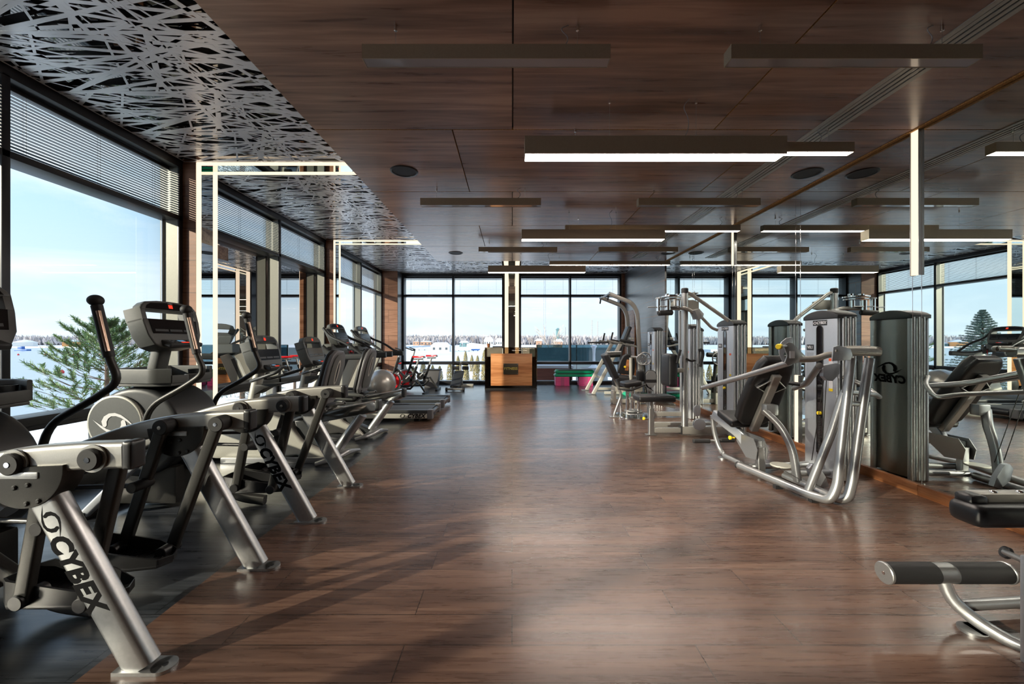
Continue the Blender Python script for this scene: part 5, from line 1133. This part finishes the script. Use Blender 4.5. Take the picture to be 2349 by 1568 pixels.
def boat(px, Y, L, m, lb, rot=0.1):
    x = at(px, Y)[0]; th = thing('boat', (x, Y, hz_), lb, 'boat', 'boats laid up in the snow'); M = Matrix.Translation((x, Y, hz_)) @ Matrix.Rotation(rot, 4, 'Z')
    b = B(); b.prism([(-L/2, .6), (-L*.42, .35), (L*.35, .35), (L*.55, 1.25), (-L/2, 1.15)], 'xz', -L*.14, L*.14, .12, 2, M); O('hull', b, m, th)
    b = B(); b.prism([(-L*.34, 1.15), (L*.22, 1.15), (L*.08, 1.75), (-.0*L, 2.0), (-L*.28, 1.95)], 'xz', -L*.10, L*.10, .1, 2, M); O('cabin', b, 'boat_white', th)
    b = B(); b.box(-L*.3, -L*.22, -L*.1, L*.1, 0, .6, 0, 1, M); b.box(L*.2, L*.28, -L*.1, L*.1, 0, .6, 0, 1, M); O('cradle', b, 'gunmetal', th)
boat(1047, 232, 5.6, 'boat_white', 'white motor boat behind the vertical window bar in the end window')
boat(1071, 226, 5.4, 'boat_white', 'white motor boat beside the blue hulled boat', -.1)
boat(1091, 228, 5.2, 'boat_blue', 'boat with a bright blue hull in the snow', .2)
boat(968, 250, 7.0, 'boat_white', 'white boat left of the boathouse, far beyond the end window', .3)
b = B(); b.prism([(-9, 0), (9, 0), (9, 2.6), (4, 3.4), (-6, 4.6), (-9, 3.9)], 'xz', -4, 4, .2, 2, Matrix.Translation((at(1099, 300)[0], 300, hz_))); solo('tarpaulin_shed', b, 'snow', (at(1099, 300)[0], 300, hz_), 'large white tarpaulin shed behind the boats', 'shed')
# river buoys and a little work boat
for i, (px, py) in enumerate(((42, 814), (104, 814), (169, 814), (229, 814), (294, 814), (365, 814), (142, 855))):
    Yd = 6.2*FPX/(py-784); c = at(px, Yd, -5)
    b = B(); b.lathe((c[0], c[1], -5.05), (0, 0, 1), [(0, .2), (.1, .35), (.35, .40), (.6, .25), (.8, .06)], 14)
    solo('buoy', b, 'red', (c[0], c[1], -5.05), ['red buoy at the window bar', 'red buoy second from the window bar', 'red buoy left of the pine top', 'red buoy behind the pine', 'red buoy just past the pine', 'red buoy close to the console of the arc trainer', 'single red buoy lying closer to the gym'][i] + ' on the river', 'buoy', 'red river buoys')
Yd = 6.2*FPX/20; c = at(52, Yd, -5)
b = B(); b.box(c[0]-4.5, c[0]+4.5, c[1]-1.4, c[1]+1.4, -5.05, -3.9, .2); b.box(c[0]-2.5, c[0]+.5, c[1]-1, c[1]+1, -3.9, -1.9, .1); solo('work_boat', b, 'boat_blue', (c[0], c[1], -5.05), 'small blue work boat out on the river near the far bank', 'boat')
# masts and poles
x, Yd = at(1249.5, 250)[0], 250
b = B(); Hm = 41
for s in (-1, 1):
    for q in (-1, 1): b.tube([(x+s*1.0, Yd+q*1.0, hz_), (x+s*.62, Yd+q*.62, Hm*.35), (x+s*.55, Yd+q*.55, Hm)], .09, 6)
for i in range(26):
    z = hz_ + i*(Hm-hz_)/26; r = .58 if z > Hm*.35 else 1.0 - .4*(z-hz_)/(Hm*.35-hz_); s = 1 if i % 2 else -1
    b.tube([(x-s*r, Yd-r, z), (x+s*r, Yd-r, z+(Hm-hz_)/26)], .035, 5); b.tube([(x-r, Yd-r, z), (x+r, Yd-r, z)], .03, 5)
solo('radio_mast', b, 'blue_silver', (x, Yd, hz_), 'tall lattice radio mast rising beyond the end window', 'mast')
for px, Yd, py, lb in ((1358, 200, 734, 'taller concrete power pole with cross arms, first of two close together'), (1371, 212, 736, 'concrete power pole just beside the first one'), (1297, 260, 750, 'thin distant power pole near the window bar')):
    x = at(px, Yd)[0]; top = CAM_H + (784-py)*Yd/FPX
    b = B(); b.tube([(x, Yd, hz_), (x, Yd, top)], .20, 8)
    for k in range(6): z = top-.6-k*1.1; b.box(x-.8, x+.8, Yd-.08, Yd+.08, z, z+.12)
    solo('power_pole', b, 'concrete', (x, Yd, hz_), lb, 'pole', 'power poles')
x, Yd = at(1279.5, 262)[0], 262
b = B(); b.box(x-1.1, x+1.1, Yd-1.1, Yd+1.1, hz_, 9.8, .2); b.prism([(x-3.6, 1.9), (x+3.6, 1.9), (x+1.6, 3.6), (x-1.6, 3.6)], 'xz', Yd-3, Yd+3); b.prism([(x-1.5, 9.4), (x+1.5, 9.4), (x+.3, 10.6), (x-.3, 10.6)], 'xz', Yd-1.5, Yd+1.5); solo('chimney_tower', b, 'teal_paint', (x, Yd, hz_), 'small dark pavilion turret among the bare trees', 'turret')
# ------------ trees
def bare_tree(x, y, z, H, seed, m, lb, spread=.5, grp='bare winter trees', n0=7):
    r = random.Random(seed); th = thing('bare_tree', (x, y, z), lb, 'tree', grp); tb, tw = B(), B()
    def br(p, d, L, rad, lev):
        q = p + d*L; mid = p + d*(L*.5) + V((r.uniform(-1, 1), r.uniform(-1, 1), 0))*L*.05
        (tb if lev == 0 else tw).tube([p, mid, q], rad, 5 if lev < 2 else 3, caps=False)
        if lev >= 3: return
        n = n0 if lev == 0 else 5
        for i in range(n):
            f = .35 + .65*(i+1)/n; a = r.uniform(0, 2*PI); e = d*1.0 + V((math.cos(a), math.sin(a), r.uniform(.1, .5)))*spread*r.uniform(.8, 1.3)
            br(p + d*(L*f), e.normalized(), L*r.uniform(.42, .62), rad*.5, lev+1)
    br(V((x, y, z)), V((0, 0, 1)), H*.45, H*.014, 0)
    O('trunk', tb, m, th); tg_ = O('twigs', tw, m, th); tg_['kind'] = 'stuff'; return th
protos = [bare_tree(at(1266, 46)[0], 46, hz_, 8.6, 3, 'twig', 'tall bare tree right of the radio mast', .45)]
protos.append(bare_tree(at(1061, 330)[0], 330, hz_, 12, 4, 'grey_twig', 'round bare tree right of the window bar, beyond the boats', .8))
protos.append(bare_tree(at(1214, 330)[0], 330, hz_, 12.5, 9, 'twig', 'reddish bare tree just right of the lit centre column', .8))
rr = random.Random(5)
LBL = 'bare winter tree in the distant tree line'
for i in range(30):
    px = 930 + i*17.2 + rr.uniform(-3, 3); Yd = 590 + 45*(i % 2)
    o = copy_tree(protos[1 + i % 2]); s = rr.uniform(1.2, 1.6)
    if 1160 < px < 1190: px += 30
    o.location = (at(px, Yd)[0], Yd, hz_); o.scale = (s, s, s*rr.uniform(.8, 1.0)); o.rotation_euler.z = rr.uniform(0, 6.28); tag(o, LBL, 'tree', 'distant tree line')
for i in range(22):     # far river bank, seen through the river windows
    f = i/21; a = V((-640, 480, -3.6)).lerp(V((-190, 520, -3.6)), f) + V((rr.uniform(-12, 12), rr.uniform(-12, 12), 0))
    o = copy_tree(protos[1 + i % 2]); s = rr.uniform(1.0, 1.3); o.location = a; o.scale = (s, s, s*.85); o.rotation_euler.z = rr.uniform(0, 6.28); tag(o, LBL, 'tree', 'distant tree line')
def wood_belt(name, p0, p1, H, n, seed):
    """far woodland nobody could count: crossed fans of thin upright twigs"""
    r = random.Random(seed); b = B(); p0, p1 = V(p0), V(p1)
    for i in range(n):
        c = p0.lerp(p1, i/n) + V((r.uniform(-24, 24), r.uniform(-24, 24), 0)); h = H*r.uniform(.55, 1.05)
        for k in range(5):
            a = r.uniform(0, PI*2); rr_ = h*r.uniform(.08, .30)
            b._add([c + V((r.uniform(-.3, .3), 0, 0)), c + V((.35, .2, h*.4)), c + V((rr_*math.cos(a), rr_*math.sin(a), h*r.uniform(.7, 1))), c + V((rr_*math.cos(a)-.5, rr_*math.sin(a)-.3, h*.5))], [(0, 1, 2, 3)])
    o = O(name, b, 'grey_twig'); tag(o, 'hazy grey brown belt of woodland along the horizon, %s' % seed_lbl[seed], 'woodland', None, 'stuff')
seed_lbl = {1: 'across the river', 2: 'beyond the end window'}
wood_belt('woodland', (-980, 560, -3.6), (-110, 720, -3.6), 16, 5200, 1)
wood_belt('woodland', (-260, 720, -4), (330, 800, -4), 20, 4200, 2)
def needles(b, p, d, L, r, n, nl, w_=.006):
    """needle tufts along a shoot"""
    d = d.normalized(); u = d.cross(V((.3, .2, .9))).normalized(); v = d.cross(u)
    for i in range(n):
        f = (i+.5)/n; a = r.uniform(0, 2*PI); c = p + d*(L*f); o_ = (u*math.cos(a) + v*math.sin(a)); t_ = (o_*.85 + d*.75).normalized()*nl*r.uniform(.7, 1.1)
        s_ = t_.cross(o_+d*.3+V((0, 0, .01))).normalized()*w_
        b._add([c - s_, c + s_, c + t_ + s_*.4, c + t_ - s_*.4], [(0, 1, 2, 3)])
def pine(x, y, z, H, seed, lb, R=1.25):
    r = random.Random(seed); th = thing('pine_tree', (x, y, z), lb, 'tree', 'pines by the windows'); tb, nb = B(), B()
    tb.tube([(x, y, z), (x+.03, y, z+H*.5), (x, y, z+H*.93)], .05, 8, scale=lambda q: 1.15-q*.95)
    needles(nb, V((x, y, z+H*.86)), V((0, 0, 1)), H*.14, r, 90, .075)
    lev = 9
    for k in range(lev):
        f = k/(lev-1); zz = z + H*(.24 + .66*f); n = 5; L = R*(1-f)**.75*.95+.16
        for i in range(n):
            a = 2*PI*i/n + k*1.1 + r.uniform(-.3, .3); d = V((math.cos(a), math.sin(a), r.uniform(.02, .25) + f*.55)).normalized(); Lb = L*r.uniform(.75, 1.1)
            p = V((x, y, zz)); mid = p + d*Lb*.55 - V((0, 0, .05)); q = p + d*Lb + V((0, 0, .08))
            tb.tube([p, mid, q], .009, 5, scale=lambda q_: 1.1-q_*.8)
            for s in range(7):
                g = .35 + .65*s/6; c = p.lerp(q, g); side = d.cross(V((0, 0, 1))).normalized()*(1 if s % 2 else -1)
                dd = (d*.8 + side*.8 + V((0, 0, .55))).normalized() if s < 6 else (d + V((0, 0, .6))).normalized()
                Ls = Lb*.30*(1.15-g*.5)+.07; tb.tube([c, c+dd*Ls], .005, 4, caps=False); needles(nb, c+dd*Ls*.15, dd, Ls*.95, r, 60, .072)
    O('trunk', tb, 'bark', th); f_ = O('foliage', nb, 'pine_needle', th); f_['kind'] = 'stuff'; return th
GZ = -.62
pine(*at(242, 7.6)[:2], GZ, 2.30, 2, 'young pine outside the largest river window', 1.12)
pine(*at(400, 9.6)[:2], GZ, 1.75, 6, 'pine mostly hidden behind the arc trainer console', .9)
pine(*at(676, 15.5)[:2], GZ, 2.85, 8, 'pine outside the window behind the recumbent bikes', 1.2)
def spruce(x, y, z, H, seed, lb, R):
    r = random.Random(seed); th = thing('spruce_tree', (x, y, z), lb, 'tree'); tb, nb = B(), B()
    tb.tube([(x, y, z), (x, y, z+H*.97)], .07, 8, scale=lambda q: 1.15-q*1.0)
    for k in range(34):
        f = k/33; zz = z + H*(.08+.90*f); n = 8; L = R*(1-f)**.9+.05
        for i in range(n):
            a = 2*PI*i/n + k*.9 + r.uniform(-.2, .2); d = V((math.cos(a), math.sin(a), -.12+.4*f)).normalized(); Lb = L*r.uniform(.75, 1.1); p = V((x, y, zz)); q = p + d*Lb + V((0, 0, .06*Lb))
            tb.tube([p, q], .010, 4, caps=False, scale=lambda q_: 1.1-q_*.8)
            needles(nb, p.lerp(q, .15), (q-p), Lb*.85, r, 20, .055, .005)
            for s in range(5):
                g = .3+.6*s/4; c = p.lerp(q, g)
                for sd2 in (-1, 1):
                    side = d.cross(V((0, 0, 1))).normalized()*sd2; dd = (d*.7+side*.7+V((0, 0, -.15))).normalized(); needles(nb, c, dd, Lb*.32*(1.2-g), r, 10, .05, .005)
    O('trunk', tb, 'bark', th); f_ = O('foliage', nb, 'spruce_needle', th); f_['kind'] = 'stuff'; return th
spruce(*at(556, 13.0)[:2], GZ, 2.95, 3, 'spruce outside the window right of the first light framed column', 1.2)
# thuja hedge row outside the end window
def thuja_mesh(seed, H, R):
    r = random.Random(seed); b = B()
    for i in range(900):
        z = H*r.random()**.9; rad = R*(1-(z/H)**3.2)*r.uniform(.55, 1.0)+.02; a = r.uniform(0, 2*PI); c = V((rad*math.cos(a), rad*math.sin(a), z)); u = V((r.uniform(-.5, .5), r.uniform(-.5, .5), 1)).normalized()*.09; s_ = V((-math.sin(a), math.cos(a), 0))*.028
        b._add([c-s_, c+s_, c+s_*.3+u, c-s_*.3+u], [(0, 1, 2, 3)])
    me = b.done('foliage'); me.materials.append(MAT['thuja']); return me
tms = [thuja_mesh(1, 1.35, .33), thuja_mesh(2, 1.15, .30), thuja_mesh(3, 1.5, .34)]
tb = B(); tb.cyl((0, 0, 0), (0, 0, .5), .03, 8); tme = tb.done('trunk'); tme.materials.append(MAT['bark'])
k = 0
for px, Yd in [(930+i*20, 18.2) for i in range(10)] + [(1050+i*15, 25) for i in range(5)]:
    th = bpy.data.objects.new('thuja', None); COL.objects.link(th); th.location = at(px+rr.uniform(-3, 3), Yd, GZ); s = rr.uniform(.92, 1.12); th.scale = (s*.55, s*.55, s*(.62 if Yd < 22 else .80)); th.rotation_euler.z = rr.uniform(0, 6)
    tag(th, 'yellow green columnar thuja in the snowy row beyond the end window' if Yd < 22 else 'small thuja in the second row, nearer the boats', 'shrub', 'thuja row' if Yd < 22 else 'second thuja row')
    for nm_, me in (('foliage', tms[k % 3]), ('trunk', tme)):
        o = bpy.data.objects.new(nm_, me); COL.objects.link(o); o.parent = th
        if nm_ == 'foliage': o['kind'] = 'stuff'
    k += 1
# glass screened pool terrace with clad planter wall
pt = thing('glass_screen', (3.0, 15.2, GZ), 'long teal glass screen around the snowy terrace outside the end window', 'glass screen')
b = B(); b.box(.95, 5.6, 15.2, 15.22, .50, 1.14); O('pane', b, 'teal_glass', pt)
b = B(); b.box(.95, 5.6, 15.19, 15.23, 1.13, 1.15); b.box(.95, 5.6, 15.19, 15.23, .46, .50); O('rail', b, 'steel', pt)
b = B()
for x in (.97, 2.5, 4.05, 5.58): b.box(x-.02, x+.02, 15.2, 15.24, GZ, 1.13)
O('post', b, 'steel', pt)
b = B(); b.box(.95, 8.5, 21.0, 21.4, GZ, .95); solo('terrace_wall', b, 'dark_slate', (4, 21, GZ), 'dark slate wall behind the glass screen', 'wall')
b = B(); b.box(.75, 2.05, 13.3, 13.8, GZ, .36); solo('planter', b, 'red_planks', (1.4, 13.5, GZ), 'red brown planked planter wall outside the end window', 'planter')
b = B(); b.box(.70, 2.10, 13.25, 13.85, .36, .46, .03); solo('snow_cover', b, 'snow', (1.4, 13.5, .36), 'cap of snow lying on the red brown planter', 'snow')
b = B(); b.lathe((3.05, 14.6, .30), (0, 0, 1), [(0, .22), (.06, .12), (.15, .05), (.5, .045), (.7, .06), (.8, .12), (.84, .02)], 18); solo('fountain_jet', b, 'snow', (3.05, 14.6, .30), 'white frozen fountain jet in front of the glass screen', 'fountain')
b = B(); b.cyl((3.05, 14.6, GZ), (3.05, 14.6, .30), .5, 24); solo('fountain_basin', b, 'concrete', (3.05, 14.6, GZ), 'round basin under the frozen fountain jet', 'basin')
